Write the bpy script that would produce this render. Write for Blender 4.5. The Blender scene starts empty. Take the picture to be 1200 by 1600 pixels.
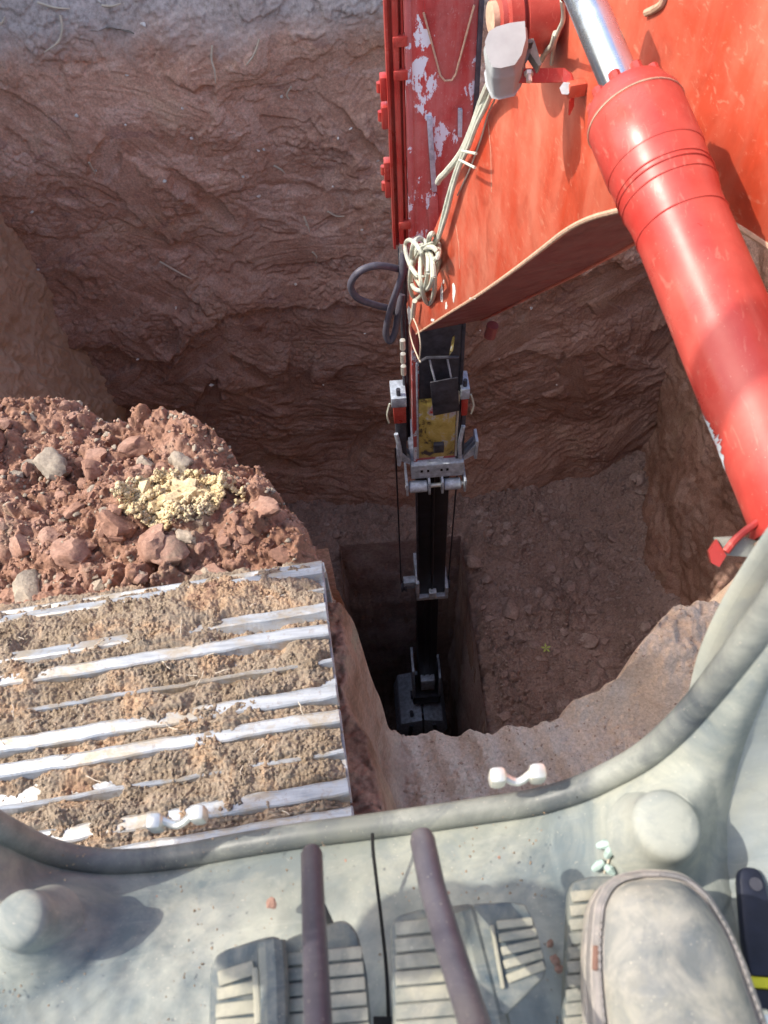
import bpy, bmesh, math, random
import numpy as np
from mathutils import Vector, Matrix, Euler
SC = bpy.context.scene
# ------------------------------------------------------------------ camera, sky, sun, exposure
F = 1250.0
CAM = np.array([0.0, 0.0, 2.25])
PITCH, ROLL = math.radians(57), math.radians(4.6)
fwd = np.array([0, math.cos(PITCH), -math.sin(PITCH)])
r0 = np.array([1.0, 0, 0]); u0 = np.cross(r0, fwd)
rgt = r0*math.cos(ROLL) - u0*math.sin(ROLL)
upv = r0*math.sin(ROLL) + u0*math.cos(ROLL)
cam = bpy.data.cameras.new('camera'); co = bpy.data.objects.new('camera', cam)
SC.collection.objects.link(co); SC.camera = co
co.matrix_world = Matrix(((rgt[0], upv[0], -fwd[0], CAM[0]), (rgt[1], upv[1], -fwd[1], CAM[1]),
                          (rgt[2], upv[2], -fwd[2], CAM[2]), (0, 0, 0, 1)))
cam.sensor_fit = 'VERTICAL'; cam.sensor_height = 24; cam.lens = 24*F/1600
cam.clip_start = 0.02; cam.clip_end = 500
cam.dof.use_dof = True; cam.dof.focus_distance = 3.0; cam.dof.aperture_fstop = 7.0

SUN_EL, SUN_AZ = math.radians(47), math.radians(-7)       # sun from the left
sdir = Vector((-math.cos(SUN_EL)*math.cos(SUN_AZ), -math.cos(SUN_EL)*math.sin(SUN_AZ), math.sin(SUN_EL)))
W = bpy.data.worlds.new('World'); SC.world = W; W.use_nodes = True
nt = W.node_tree; bg = nt.nodes['Background']
sky = nt.nodes.new('ShaderNodeTexSky'); sky.sky_type = 'NISHITA'; sky.sun_disc = False
sky.sun_elevation = SUN_EL; sky.sun_rotation = math.atan2(sdir.x, sdir.y)
sky.air_density = 1.0; sky.dust_density = 3.0; sky.ozone_density = 1.0
nt.links.new(sky.outputs[0], bg.inputs[0]); bg.inputs[1].default_value = 0.15
sl = bpy.data.lights.new('sun', 'SUN'); sl.energy = 2.0; sl.angle = math.radians(0.6); sl.color = (1, .93, .82)
so = bpy.data.objects.new('sun', sl); SC.collection.objects.link(so)
so.rotation_euler = sdir.to_track_quat('Z', 'Y').to_euler()
SC.view_settings.view_transform = 'Standard'; SC.view_settings.look = 'None'
SC.view_settings.gamma = 1.0; SC.view_settings.use_curve_mapping = False
SC.view_settings.exposure = 1.33
SC.cycles.max_bounces = 8; SC.cycles.diffuse_bounces = 5

# ------------------------------------------------------------------ helpers
rng = np.random.default_rng(7); random.seed(7)
def ray(x, y): return fwd + rgt*((x-600)/F) + upv*((800-y)/F)
def onp(x, y, p, n):
    d = ray(x, y); n = np.array(n, float); t = np.dot(np.array(p)-CAM, n)/np.dot(d, n); return CAM + d*t
def onz(x, y, z): return onp(x, y, (0, 0, z), (0, 0, 1))
def ony(x, y, Y): return onp(x, y, (0, Y, 0), (0, 1, 0))
def ond(x, y, d): return CAM + ray(x, y)*d

_perm = {}
def _tab(seed):
    if seed not in _perm:
        g = np.random.default_rng(1000+seed); p = g.permutation(256); a = g.random(256)*2*np.pi
        _perm[seed] = (np.concatenate([p, p]), np.cos(a), np.sin(a))
    return _perm[seed]
def pn(x, y, seed=0):
    P, gx, gy = _tab(seed)
    xi = np.floor(x).astype(int); yi = np.floor(y).astype(int); xf = x-xi; yf = y-yi
    xi &= 255; yi &= 255
    u = xf*xf*xf*(xf*(xf*6-15)+10); v = yf*yf*yf*(yf*(yf*6-15)+10)
    def g(ix, iy, dx, dy):
        h = P[P[ix & 255] + (iy & 255)]; return gx[h]*dx + gy[h]*dy
    a = g(xi, yi, xf, yf); b = g(xi+1, yi, xf-1, yf); c = g(xi, yi+1, xf, yf-1); d = g(xi+1, yi+1, xf-1, yf-1)
    return (a + u*(b-a) + v*((c + u*(d-c)) - (a + u*(b-a))))*1.5
def fbm(x, y, oc=5, seed=0, gain=.5, lac=2.03):
    s = 0; a = 1; t = 0
    for i in range(oc):
        s = s + a*pn(x+i*17.3, y+i*9.1, seed+i); t += a; a *= gain; x = x*lac; y = y*lac
    return s/t*1.4
def sst(a, b, x):
    t = np.clip((x-a)/(b-a), 0, 1); return t*t*(3-2*t)
def flakes(x, y, k=6, seed=0, oc=5, edge=.3):
    v = fbm(x, y, oc, seed)*k; f = v-np.floor(v)
    return (np.floor(v)+sst(0, edge, f)+.25*f)/k

def cells(x, y, seed=0, tilt=.6, edge=.22):
    """packed clods: each cell has its own height and tilted top; joints between cells are recessed"""
    xi = np.floor(x).astype(int); yi = np.floor(y).astype(int); f1 = np.full(x.shape, 9.); f2 = np.full(x.shape, 9.); hh = np.zeros(x.shape)
    for dx in (-1, 0, 1):
        for dy in (-1, 0, 1):
            cx = xi+dx; cy = yi+dy; h = ((cx*374761393+cy*668265263+seed*974711) & 0x7fffffff); h = ((h ^ (h >> 13))*1274126177) & 0x7fffffff
            r1 = (h & 1023)/1023.; r2 = ((h >> 10) & 1023)/1023.; r3 = ((h >> 5) & 255)/255.; r4 = ((h >> 14) & 255)/255.; r5 = ((h >> 21) & 255)/255.
            px = x-(cx+r1); py = y-(cy+r2); d = np.sqrt(px*px+py*py*1.15)
            v = r3+tilt*((r4-.5)*px+(r5-.5)*py)*2
            new = d < f1; f2 = np.where(new, f1, np.minimum(f2, d)); hh = np.where(new, v, hh); f1 = np.where(new, d, f1)
    e = sst(0, edge, f2-f1); return e*(.45+.55*hh)

def link(o, parent=None, **props):
    SC.collection.objects.link(o)
    if parent is not None: o.parent = parent
    for k, v in props.items():
        if v is not None: o[k] = v
    return o
def thing(name, label, cat, loc=(0, 0, 0), rot=(0, 0, 0), group=None):
    o = bpy.data.objects.new(name, None); o.empty_display_size = .1
    o.location = tuple(float(v) for v in loc); o.rotation_euler = rot
    return link(o, None, label=label, category=cat, group=group)
def raw(name, V, Fc, mat, parent=None, smooth=False, base=None, **props):
    """mesh object from verts / faces; world coordinates, shifted by the parent's base when base is given"""
    V = np.asarray(V, float)
    if base is None and parent is not None and parent.rotation_euler[:] == (0, 0, 0):
        b = Vector((0, 0, 0)); q = parent
        while q is not None: b = b + q.location; q = q.parent
        V = V - np.array(b)
    me = bpy.data.meshes.new(name); me.from_pydata(V.tolist(), [], [list(map(int, f)) for f in Fc]); me.update()
    if mat is not None: me.materials.append(mat)
    if smooth: me.polygons.foreach_set('use_smooth', [True]*len(me.polygons))
    return link(bpy.data.objects.new(name, me), parent, **props)
def grid(name, X, Y, Z, mat, parent=None, cyc=False, **props):
    n, m = X.shape
    V = np.stack([X, Y, Z], -1).reshape(-1, 3).astype(np.float32)
    i = np.arange(n*m).reshape(n, m)
    q = np.stack([i[:-1, :-1], i[1:, :-1], i[1:, 1:], i[:-1, 1:]], -1).reshape(-1, 4)
    me = bpy.data.meshes.new(name); me.vertices.add(len(V)); me.vertices.foreach_set('co', V.ravel())
    me.loops.add(q.size); me.loops.foreach_set('vertex_index', q.ravel().astype(np.int32))
    me.polygons.add(len(q)); me.polygons.foreach_set('loop_start', np.arange(0, q.size, 4, dtype=np.int32))
    me.polygons.foreach_set('loop_total', np.full(len(q), 4, dtype=np.int32))
    me.polygons.foreach_set('use_smooth', np.ones(len(q), dtype=bool)); me.update(calc_edges=True)
    me.materials.append(mat)
    return link(bpy.data.objects.new(name, me), parent, **props)
class MB:
    def __init__(s): s.v = []; s.f = []
    def add(s, V, Fc):
        k = len(s.v); s.v += [tuple(map(float, p)) for p in V]; s.f += [tuple(int(i)+k for i in f) for f in Fc]; return s
    def box(s, c, size, M=None, bev=0):
        bm = bmesh.new(); bmesh.ops.create_cube(bm, size=1)
        for v in bm.verts: v.co = Vector((v.co.x*size[0], v.co.y*size[1], v.co.z*size[2]))
        if bev: bmesh.ops.bevel(bm, geom=bm.edges[:]+bm.verts[:], offset=bev, segments=2, affect='EDGES', profile=.5)
        if M is not None: bm.transform(M.to_4x4() if len(M) == 3 else M)
        V = [(v.co.x+c[0], v.co.y+c[1], v.co.z+c[2]) for v in bm.verts]; Fc = [[v.index for v in f.verts] for f in bm.faces]
        bm.free(); return s.add(V, Fc)
    def prism(s, pts, ext, bev=0):
        """closed polygon pts (world) extruded by the vector ext"""
        bm = bmesh.new(); vs = [bm.verts.new(p) for p in pts]; f = bm.faces.new(vs)
        r = bmesh.ops.extrude_face_region(bm, geom=[f]); e = [g for g in r['geom'] if isinstance(g, bmesh.types.BMVert)]
        for v in e: v.co += Vector(ext)
        bmesh.ops.recalc_face_normals(bm, faces=bm.faces[:])
        if bev: bmesh.ops.bevel(bm, geom=bm.edges[:], offset=bev, segments=2, affect='EDGES', profile=.5, clamp_overlap=True)
        bm.verts.index_update()
        V = [v.co[:] for v in bm.verts]; Fc = [[v.index for v in g.verts] for g in bm.faces]; bm.free(); return s.add(V, Fc)
    def tube(s, pts, r, n=10, caps=True, sub=0):
        P = [Vector(p) for p in pts]; R = list(r) if hasattr(r, '__len__') else [r]*len(P)
        if sub: P, R = spline(P, R, sub)
        d0 = (P[1]-P[0]).normalized(); up = Vector((0, 0, 1)) if abs(d0.z) < .9 else Vector((1, 0, 0))
        x = d0.cross(up).normalized(); rings = []
        for i, p in enumerate(P):
            d = ((P[min(i+1, len(P)-1)]-P[i]).normalized() + (P[i]-P[max(i-1, 0)]).normalized()).normalized()
            x = (x - d*x.dot(d)).normalized(); y = d.cross(x)
            rings.append([p + (x*math.cos(2*math.pi*k/n) + y*math.sin(2*math.pi*k/n))*R[i] for k in range(n)])
        V = [q[:] for rr in rings for q in rr]; Fc = []
        for i in range(len(P)-1):
            for k in range(n): Fc.append((i*n+k, i*n+(k+1) % n, (i+1)*n+(k+1) % n, (i+1)*n+k))
        if caps: Fc.append(tuple(range(n-1, -1, -1))); Fc.append(tuple((len(P)-1)*n+k for k in range(n)))
        return s.add(V, Fc)
    def cyl(s, a, b, r, n=24, r2=None):
        return s.tube([a, b], [r, r if r2 is None else r2], n)
    def lathe(s, a, axis, prof, n=40):
        """prof = [(distance along axis, radius)...]"""
        a = Vector(a); ax = Vector(axis).normalized(); x = ax.cross(Vector((0, 0, 1)) if abs(ax.z) < .9 else Vector((1, 0, 0))).normalized(); y = ax.cross(x)
        V = []; Fc = []
        for t, r in prof:
            for k in range(n): V.append((a+ax*t+(x*math.cos(2*math.pi*k/n)+y*math.sin(2*math.pi*k/n))*max(r, 1e-4))[:])
        for i in range(len(prof)-1):
            for k in range(n): Fc.append((i*n+k, i*n+(k+1) % n, (i+1)*n+(k+1) % n, (i+1)*n+k))
        Fc.append(tuple(range(n-1, -1, -1))); Fc.append(tuple((len(prof)-1)*n+k for k in range(n)))
        return s.add(V, Fc)
    def build(s, name, mat, parent=None, smooth=True, **props):
        o = raw(name, s.v, s.f, mat, parent, False, **props)
        me = o.data
        if smooth:
            me.polygons.foreach_set('use_smooth', [True]*len(me.polygons)); me.set_sharp_from_angle(angle=math.radians(35))
        return o
def spline(P, R, sub):
    o = []; ro = []
    for i in range(len(P)-1):
        a, b, c, d = P[max(i-1, 0)], P[i], P[i+1], P[min(i+2, len(P)-1)]
        for k in range(sub):
            t = k/sub
            o.append(.5*((2*b)+(c-a)*t+(2*a-5*b+4*c-d)*t*t+(3*b-a-3*c+d)*t**3)); ro.append(R[i]*(1-t)+R[i+1]*t)
    o.append(P[-1]); ro.append(R[-1]); return o, ro

# ------------------------------------------------------------------ materials
def mat(name, rough=.8, metal=0, spec=.3):
    m = bpy.data.materials.new(name); m.use_nodes = True; b = m.node_tree.nodes['Principled BSDF']
    b.inputs['Roughness'].default_value = rough; b.inputs['Metallic'].default_value = metal
    b.inputs['Specular IOR Level'].default_value = spec
    return m, m.node_tree, b
def C(c): return (c[0], c[1], c[2], 1)
def tcoord(t, scale=(1, 1, 1)):
    g = t.nodes.new('ShaderNodeNewGeometry'); mp = t.nodes.new('ShaderNodeMapping'); mp.inputs['Scale'].default_value = scale
    t.links.new(g.outputs['Position'], mp.inputs[0]); return mp.outputs[0]
def noise(t, vec, scale, detail=6, rough=.6, dist=0):
    n = t.nodes.new('ShaderNodeTexNoise'); n.inputs['Scale'].default_value = scale; n.inputs['Detail'].default_value = detail
    n.inputs['Roughness'].default_value = rough; n.inputs['Distortion'].default_value = dist; t.links.new(vec, n.inputs['Vector']); return n.outputs['Fac']
def ramp(t, fac, stops, interp='LINEAR'):
    r = t.nodes.new('ShaderNodeValToRGB'); e = r.color_ramp.elements; r.color_ramp.interpolation = interp
    while len(e) < len(stops): e.new(.5)
    for el, (p, c) in zip(e, stops):
        el.position = p; el.color = C(c) if hasattr(c, '__len__') else (c, c, c, 1)
    t.links.new(fac, r.inputs[0]); return r.outputs[0]
def mix(t, fac, a, b, mode='MIX'):
    m = t.nodes.new('ShaderNodeMix'); m.data_type = 'RGBA'; m.blend_type = mode
    for k, v in ((0, fac), (6, a), (7, b)):
        if hasattr(v, 'links') or hasattr(v, 'is_linked'): t.links.new(v, m.inputs[k])
        else: m.inputs[k].default_value = C(v) if hasattr(v, '__len__') else v
    return m.outputs[2]
def bump(t, b, h, strength=.4, dist=.01):
    n = t.nodes.new('ShaderNodeBump'); n.inputs['Strength'].default_value = strength; n.inputs['Distance'].default_value = dist
    t.links.new(h, n.inputs['Height']); t.links.new(n.outputs[0], b.inputs['Normal'])
def soil(name, cols, scale=3, fine=60, bs=.5, bd=.012, grit=None):
    m, t, b = mat(name, .95, 0, .12); v = tcoord(t)
    c = ramp(t, noise(t, v, scale, 8, .65, .6), [(.3+.4*i/(len(cols)-1), q) for i, q in enumerate(cols)])
    g = ramp(t, noise(t, v, fine, 4, .7), [(.3, .72), (.7, 1.25)])
    c = mix(t, 1, c, g, 'MULTIPLY')
    if grit: c = mix(t, ramp(t, noise(t, v, fine*.6, 3, .6), [(.62, 0), (.7, 1)]), c, grit)
    t.links.new(c, b.inputs['Base Color']); bump(t, b, noise(t, v, fine*.8, 6, .7), bs, bd)
    return m, t, b, c
RED_D, RED_M, RED_L, TAN = (.29, .155, .10), (.37, .215, .14), (.41, .26, .17), (.46, .32, .21)
GREY = (.26, .225, .19)
def wall_mat(name='cut_earth', tan=0):
    m, t, b = mat(name, .95, 0, .1); v = tcoord(t)
    c = ramp(t, noise(t, v, 1.6, 9, .62, .9), [(.3, RED_D), (.42, RED_M), (.55, (.40, .24, .16)), (.66, TAN)])
    c2 = ramp(t, noise(t, v, 7, 6, .6, .4), [(.35, (.31, .175, .12)), (.5, (.40, .25, .175)), (.66, (.48, .335, .25))])
    c = mix(t, .45, c, c2)
    c = mix(t, ramp(t, noise(t, tcoord(t, (1, 1, 1.4)), 2.6, 7, .62, .8), [(.53, 0), (.56, .55)]), c, (.48, .335, .25))
    c = mix(t, ramp(t, noise(t, tcoord(t, (1, 1, 2.0)), 3.4, 8, .65, .5), [(.60, 0), (.63, .6)]), c, (.27, .16, .125))
    c = mix(t, 1, c, ramp(t, noise(t, v, 70, 5, .7), [(.3, .7), (.7, 1.3)]), 'MULTIPLY')
    # grey topsoil band near the surface
    sp = t.nodes.new('ShaderNodeSeparateXYZ'); t.links.new(v, sp.inputs[0])
    ad = t.nodes.new('ShaderNodeMath'); ad.operation = 'MULTIPLY_ADD'; t.links.new(noise(t, v, 2.2, 5, .6), ad.inputs[0])
    ad.inputs[1].default_value = .5; t.links.new(sp.outputs[2], ad.inputs[2])
    top = ramp(t, ad.outputs[0], [(.12, 0), (.34, 1)])
    gc = ramp(t, noise(t, v, 30, 7, .7), [(.35, (.23, .195, .165)), (.6, (.38, .33, .285))])
    c = mix(t, top, c, gc)
    ad2 = t.nodes.new('ShaderNodeMath'); ad2.operation = 'MULTIPLY_ADD'; t.links.new(noise(t, v, 1.1, 5, .6), ad2.inputs[0]); ad2.inputs[1].default_value = 1.6; t.links.new(sp.outputs[2], ad2.inputs[2])  # fall of light with depth painted in: lighter upward, darker below
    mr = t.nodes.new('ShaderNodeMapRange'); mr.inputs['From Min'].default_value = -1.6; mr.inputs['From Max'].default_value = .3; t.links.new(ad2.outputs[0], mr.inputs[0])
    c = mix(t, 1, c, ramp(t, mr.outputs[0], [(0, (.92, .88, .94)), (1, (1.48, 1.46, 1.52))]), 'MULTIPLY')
    if tan: c = mix(t, tan, c, mix(t, noise(t, v, 4, 7, .65), (.46, .29, .18), (.68, .48, .33)))
    t.links.new(c, b.inputs['Base Color']); bump(t, b, noise(t, v, 45, 8, .72), .55, .02)
    return m
M = {}
M['wall'] = wall_mat(); M['litwall'] = wall_mat('lit_tan_cut_earth', .75)  # left wall's copy is lightened towards tan to paint in sunlight
M['pile'] = soil('red_spoil', [(.17, .10, .075), (.27, .145, .105), (.36, .20, .15), (.30, .22, .16)], 5, 90, .7, .01)[0]
def bank_mat():
    m, t, b, c = soil('red_spoil_and_trodden_earth', [(.20, .105, .07), (.28, .155, .105), (.34, .20, .145), (.30, .22, .155)], 6, 90, .7, .01)
    v = tcoord(t); c2 = ramp(t, noise(t, v, 7, 8, .65, .6), [(.32, (.52, .36, .25)), (.5, (.59, .43, .315)), (.7, (.62, .47, .36))])
    c2 = mix(t, 1, c2, ramp(t, noise(t, v, 120, 4, .7), [(.3, .75), (.7, 1.2)]), 'MULTIPLY')
    sp = t.nodes.new('ShaderNodeSeparateXYZ'); t.links.new(v, sp.inputs[0])
    ad = t.nodes.new('ShaderNodeMath'); ad.operation = 'MULTIPLY_ADD'; t.links.new(noise(t, v, 9, 5, .6), ad.inputs[0])
    ad.inputs[1].default_value = .12; t.links.new(sp.outputs[0], ad.inputs[2])
    t.links.new(mix(t, ramp(t, ad.outputs[0], [(0.0, 0), (.10, 1)]), c, c2), b.inputs['Base Color']); return m
M['bank'] = bank_mat()
M['clod'] = soil('red_clod', [(.20, .11, .08), (.28, .16, .115), (.34, .21, .16), (.25, .19, .145)], 6, 110, .6, .006)[0]
M['clod_grey'] = soil('grey_clod', [(.21, .18, .145), (.33, .28, .22), (.40, .33, .25)], 6, 110, .6, .006)[0]
M['yellow'] = soil('yellow_subsoil', [(.50, .37, .20), (.62, .50, .30), (.55, .47, .33)], 14, 160, .6, .004)[0]
M['rubble'] = soil('loose_rubble', [(.26, .175, .14), (.35, .24, .195), (.42, .30, .25)], 4, 60, .8, .02)[0]
M['stone'] = soil('field_stone', [(.27, .19, .16), (.36, .26, .22), (.45, .35, .30)], 5, 50, .4, .01)[0]
M['ledge'] = soil('trodden_earth', [(.30, .18, .12), (.40, .26, .18), (.45, .32, .23)], 6, 120, .5, .006)[0]
M['crumb'] = soil('caked_mud', [(.20, .145, .10), (.30, .23, .16), (.33, .265, .20), (.45, .31, .20), (.29, .175, .125)], 8, 260, .9, .006)[0]
def plain(name, col, rough=.6, metal=0, var=.15, scale=20, spec=.3, bs=0):
    m, t, b = mat(name, rough, metal, spec); v = tcoord(t)
    g = ramp(t, noise(t, v, scale, 6, .65), [(.3, 1-var), (.7, 1+var)])
    t.links.new(mix(t, 1, C(col)[:3], g, 'MULTIPLY'), b.inputs['Base Color'])
    if bs: bump(t, b, noise(t, v, scale*5, 5, .6), bs, .003)
    return m
M['root'] = plain('dry_root', (.55, .47, .36), .8)
M['pebble'] = plain('pale_pebble', (.66, .62, .56), .7, 0, .25, 40)
M['wire'] = plain('pale_cable', (.52, .53, .44), .5, 0, .2, 30)
M['hose'] = plain('rubber_hose', (.085, .08, .10), .45, 0, .25, 30)
M['steel'] = plain('galvanised_steel', (.40, .45, .52), .5, .25, .4, 25)
M['zinc'] = plain('zinc_bolt', (.75, .74, .66), .35, .6, .15, 60)
M['black'] = plain('greasy_black_steel', (.014, .013, .018), .38, .2, .6, 12, .5)
M['dark'] = plain('dark_steel', (.06, .06, .075), .5, .3, .5, 15)
M['lamp'] = plain('lamp_housing', (.33, .345, .35), .55, 0, .12, 15)
def paint(name, red=(.62, .062, .028), dust=(.72, .42, .30), da=.35, chips=0, streak=(14, 14, 1.2), rough=.38, chipcol=(.62, .66, .74)):
    m, t, b = mat(name, rough, 0, .5); v = tcoord(t); vs = tcoord(t, streak)
    c = mix(t, ramp(t, noise(t, tcoord(t), 1.8, 5, .6), [(.35, 0), (.7, 1)]), red, tuple(x*.8 for x in red))
    n1 = ramp(t, noise(t, vs, 1.0, 7, .6, .3), [(.38, 0), (.75, da)])
    c = mix(t, n1, c, dust)
    n2 = ramp(t, noise(t, v, 5, 8, .7), [(.45, 0), (.8, da*.9)])
    c = mix(t, n2, c, dust)
    gr = ramp(t, noise(t, v, 6.5, 8, .68, .8), [(.50, 0), (.68, .45)])
    c = mix(t, gr, c, tuple(x*.45 for x in red))
    fs = ramp(t, noise(t, tcoord(t, (60, 12, 30)), 2.2, 5, .6, 1.0), [(.60, 0), (.66, .35)])
    c = mix(t, fs, c, dust)
    spk = ramp(t, noise(t, v, 300, 2, .5), [(.72, 0), (.76, .5)])
    c = mix(t, spk, c, (.72, .40, .30))
    if chips:
        k = ramp(t, noise(t, tcoord(t, (1, 1, .55)), 9, 8, .68, .2), [(chips, 0), (chips+.012, 1)])
        c = mix(t, k, c, chipcol)
    t.links.new(c, b.inputs['Base Color'])
    t.links.new(ramp(t, noise(t, v, 12, 6, .6), [(.3, rough-.1), (.8, rough+.25)]), b.inputs['Roughness'])
    bump(t, b, noise(t, v, 3.5, 4, .5), .12, .01)
    return m
M['boom'] = paint('red_boom_paint', (.50, .062, .026), (.60, .27, .18), .50, streak=(7, 7, 1.1))  # the boom's own red with dusty streaks
M['cylp'] = paint('red_cylinder_paint', (.43, .036, .028), (.52, .20, .15), .30, streak=(5, 5, 5), rough=.32)
M['stick'] = paint('chipped_red_stick_paint', (.46, .035, .035), (.50, .32, .30), .45, chips=.565)
M['under'] = paint('shaded_red_underside', (.22, .03, .028), (.30, .15, .12), .35)  # boom red darkened to paint in the underside's shade
M['weld'] = plain('dusty_weld_bead', (.50, .33, .23), .8, 0, .25, 60)
def yellow_plate():
    m, t, b = mat('worn_yellow_plate', .5); v = tcoord(t, (1, 1, .7))
    c = ramp(t, noise(t, v, 8, 7, .7, .5), [(.36, (.05, .03, .03)), (.42, (.36, .28, .07)), (.54, (.48, .38, .12)), (.60, (.42, .46, .50)), (.70, (.5, .05, .04))])
    t.links.new(c, b.inputs['Base Color']); return m
M['yplate'] = yellow_plate()
def chrome():
    m, t, b = mat('chromed_rod', .12, 1.0, .5); v = tcoord(t)
    t.links.new(ramp(t, noise(t, v, 9, 6, .6, .5), [(.4, (.60, .68, .80)), (.75, (.55, .54, .52))]), b.inputs['Base Color'])
    t.links.new(ramp(t, noise(t, v, 14, 6, .7), [(.35, .14), (.75, .4)]), b.inputs['Roughness']); b.inputs['Metallic'].default_value = .92; return m
M['chrome'] = chrome()
def shoe_metal():
    m, t, b = mat('worn_track_steel', .42, .25, .5); v = tcoord(t)
    c = ramp(t, noise(t, tcoord(t, (3, 30, 10)), 3, 7, .65), [(.35, (.26, .28, .30)), (.6, (.42, .44, .46))])
    c = mix(t, ramp(t, noise(t, tcoord(t, (.5, 1, 1)), 24, 8, .72, .4), [(.47, 0), (.60, .85)]), c, (.33, .275, .20))
    c = mix(t, ramp(t, noise(t, v, 90, 5, .7), [(.56, 0), (.66, .5)]), c, (.22, .17, .13))
    t.links.new(c, b.inputs['Base Color']); bump(t, b, noise(t, v, 60, 6, .7), .25, .004); return m
M['shoe'] = shoe_metal()
def rubber(name, col, dust, amt, rough=.75, scale=9):
    m, t, b = mat(name, rough, 0, .35); v = tcoord(t)
    c = mix(t, ramp(t, noise(t, v, scale, 9, .66, .5), [(.38, amt*.10), (.60, amt)]), col, dust)
    c = mix(t, ramp(t, noise(t, v, scale*.45, 4, .5, .3), [(.46, 0), (.66, .40)]), c, tuple(x*k for x, k in zip(dust, (1.15, 1.12, .95))))
    c = mix(t, ramp(t, noise(t, v, 45, 6, .75), [(.5, 0), (.72, .30)]), c, tuple(x*.55 for x in dust))
    c = mix(t, ramp(t, noise(t, v, scale*1.7, 9, .72, 1.4), [(.48, 0), (.66, .42)]), c, tuple(x*k for x, k in zip(col, (1.35, 1.3, 1.35))))
    c = mix(t, ramp(t, noise(t, tcoord(t, (9, 90, 9)), 1.5, 5, .6, 1.2), [(.62, 0), (.68, .10)]), c, tuple(min(1, x*1.5) for x in dust))
    c = mix(t, ramp(t, noise(t, v, 420, 2, .5), [(.70, 0), (.75, .5)]), c, (.62, .56, .44))
    t.links.new(c, b.inputs['Base Color']); bump(t, b, noise(t, v, 70, 6, .7), .18, .002); return m
M['mat'] = rubber('dusty_floor_rubber', (.10, .13, .14), (.325, .335, .29), 1.0)
M['rim'] = rubber('dusty_edge_rubber', (.045, .055, .065), (.29, .30, .265), .85, .42, 9)
M['panel'] = rubber('pale_cab_panel', (.19, .225, .235), (.36, .37, .33), .9, .6, 5)
M['pedal'] = rubber('pedal_rubber', (.05, .075, .09), (.27, .265, .22), .62, .7, 40)
M['ribt'] = rubber('rib_rubber', (.16, .17, .15), (.38, .355, .275), .95, .7, 30)
M['suede'] = rubber('dusty_boot_suede', (.11, .125, .13), (.31, .295, .255), .95, .95, 26)
M['sole'] = rubber('boot_welt', (.20, .20, .19), (.48, .42, .36), .8, .8, 40)
M['sole2'] = rubber('pinkish_rand', (.13, .13, .13), (.30, .27, .25), .9, .8, 30)
M['chip'] = plain('bare_metal_chip', (.72, .70, .66), .6)
M['lever'] = rubber('lever_rubber', (.050, .046, .060), (.13, .118, .128), .55, .42, 22)
M['tool'] = plain('black_tool_grip', (.012, .015, .03), .5, 0, .3, 60)
M['yel'] = plain('yellow_band', (.65, .60, .03), .5)
M['bud'] = plain('pale_dry_leaf', (.36, .46, .42), .8)
M['leaf'] = plain('green_leaf', (.07, .11, .03), .7, 0, .4, 4)
M['bark'] = plain('bark', (.16, .12, .09), .9)
M['fleaf'] = plain('fresh_leaf', (.50, .58, .15), .6)
M['hole'] = plain('dark_hole', (.01, .01, .01), .9)

# ------------------------------------------------------------------ the pit: walls, floor, shaft
def wall_surface(name, P0, U, Vv, N, w, h, nu, nv, disp):
    """surface point = P0 + U*s + V*t + N*disp(s,t)"""
    s, t = np.meshgrid(np.linspace(0, w, nu), np.linspace(0, h, nv), indexing='ij')
    d = disp(s, t); P0, U, Vv, N = map(lambda a: np.array(a, float), (P0, U, Vv, N))
    p = P0 + s[..., None]*U + t[..., None]*Vv + d[..., None]*N
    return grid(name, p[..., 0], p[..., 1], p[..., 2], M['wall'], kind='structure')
_sm = np.random.default_rng(314)
SMEARS = [(_sm.uniform(-2.3, 2.4), _sm.uniform(-4.2, -.15), _sm.uniform(.35, 2.6), _sm.uniform(.18, .55), _sm.uniform(.05, .14), _sm.uniform(-.03, .02)) for _ in range(70)]
SMEARS += [(-1.02, -1.05, -1.0, .35, .07, -.04), (-1.9, -.35, -.7, .3, .08, -.02), (-.95, -.45, 1.0, .3, .08, -.02), (-1.2, -.3, -.3, .45, .16, .0), (-.4, -1.5, .1, .5, .14, .0)]
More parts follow.
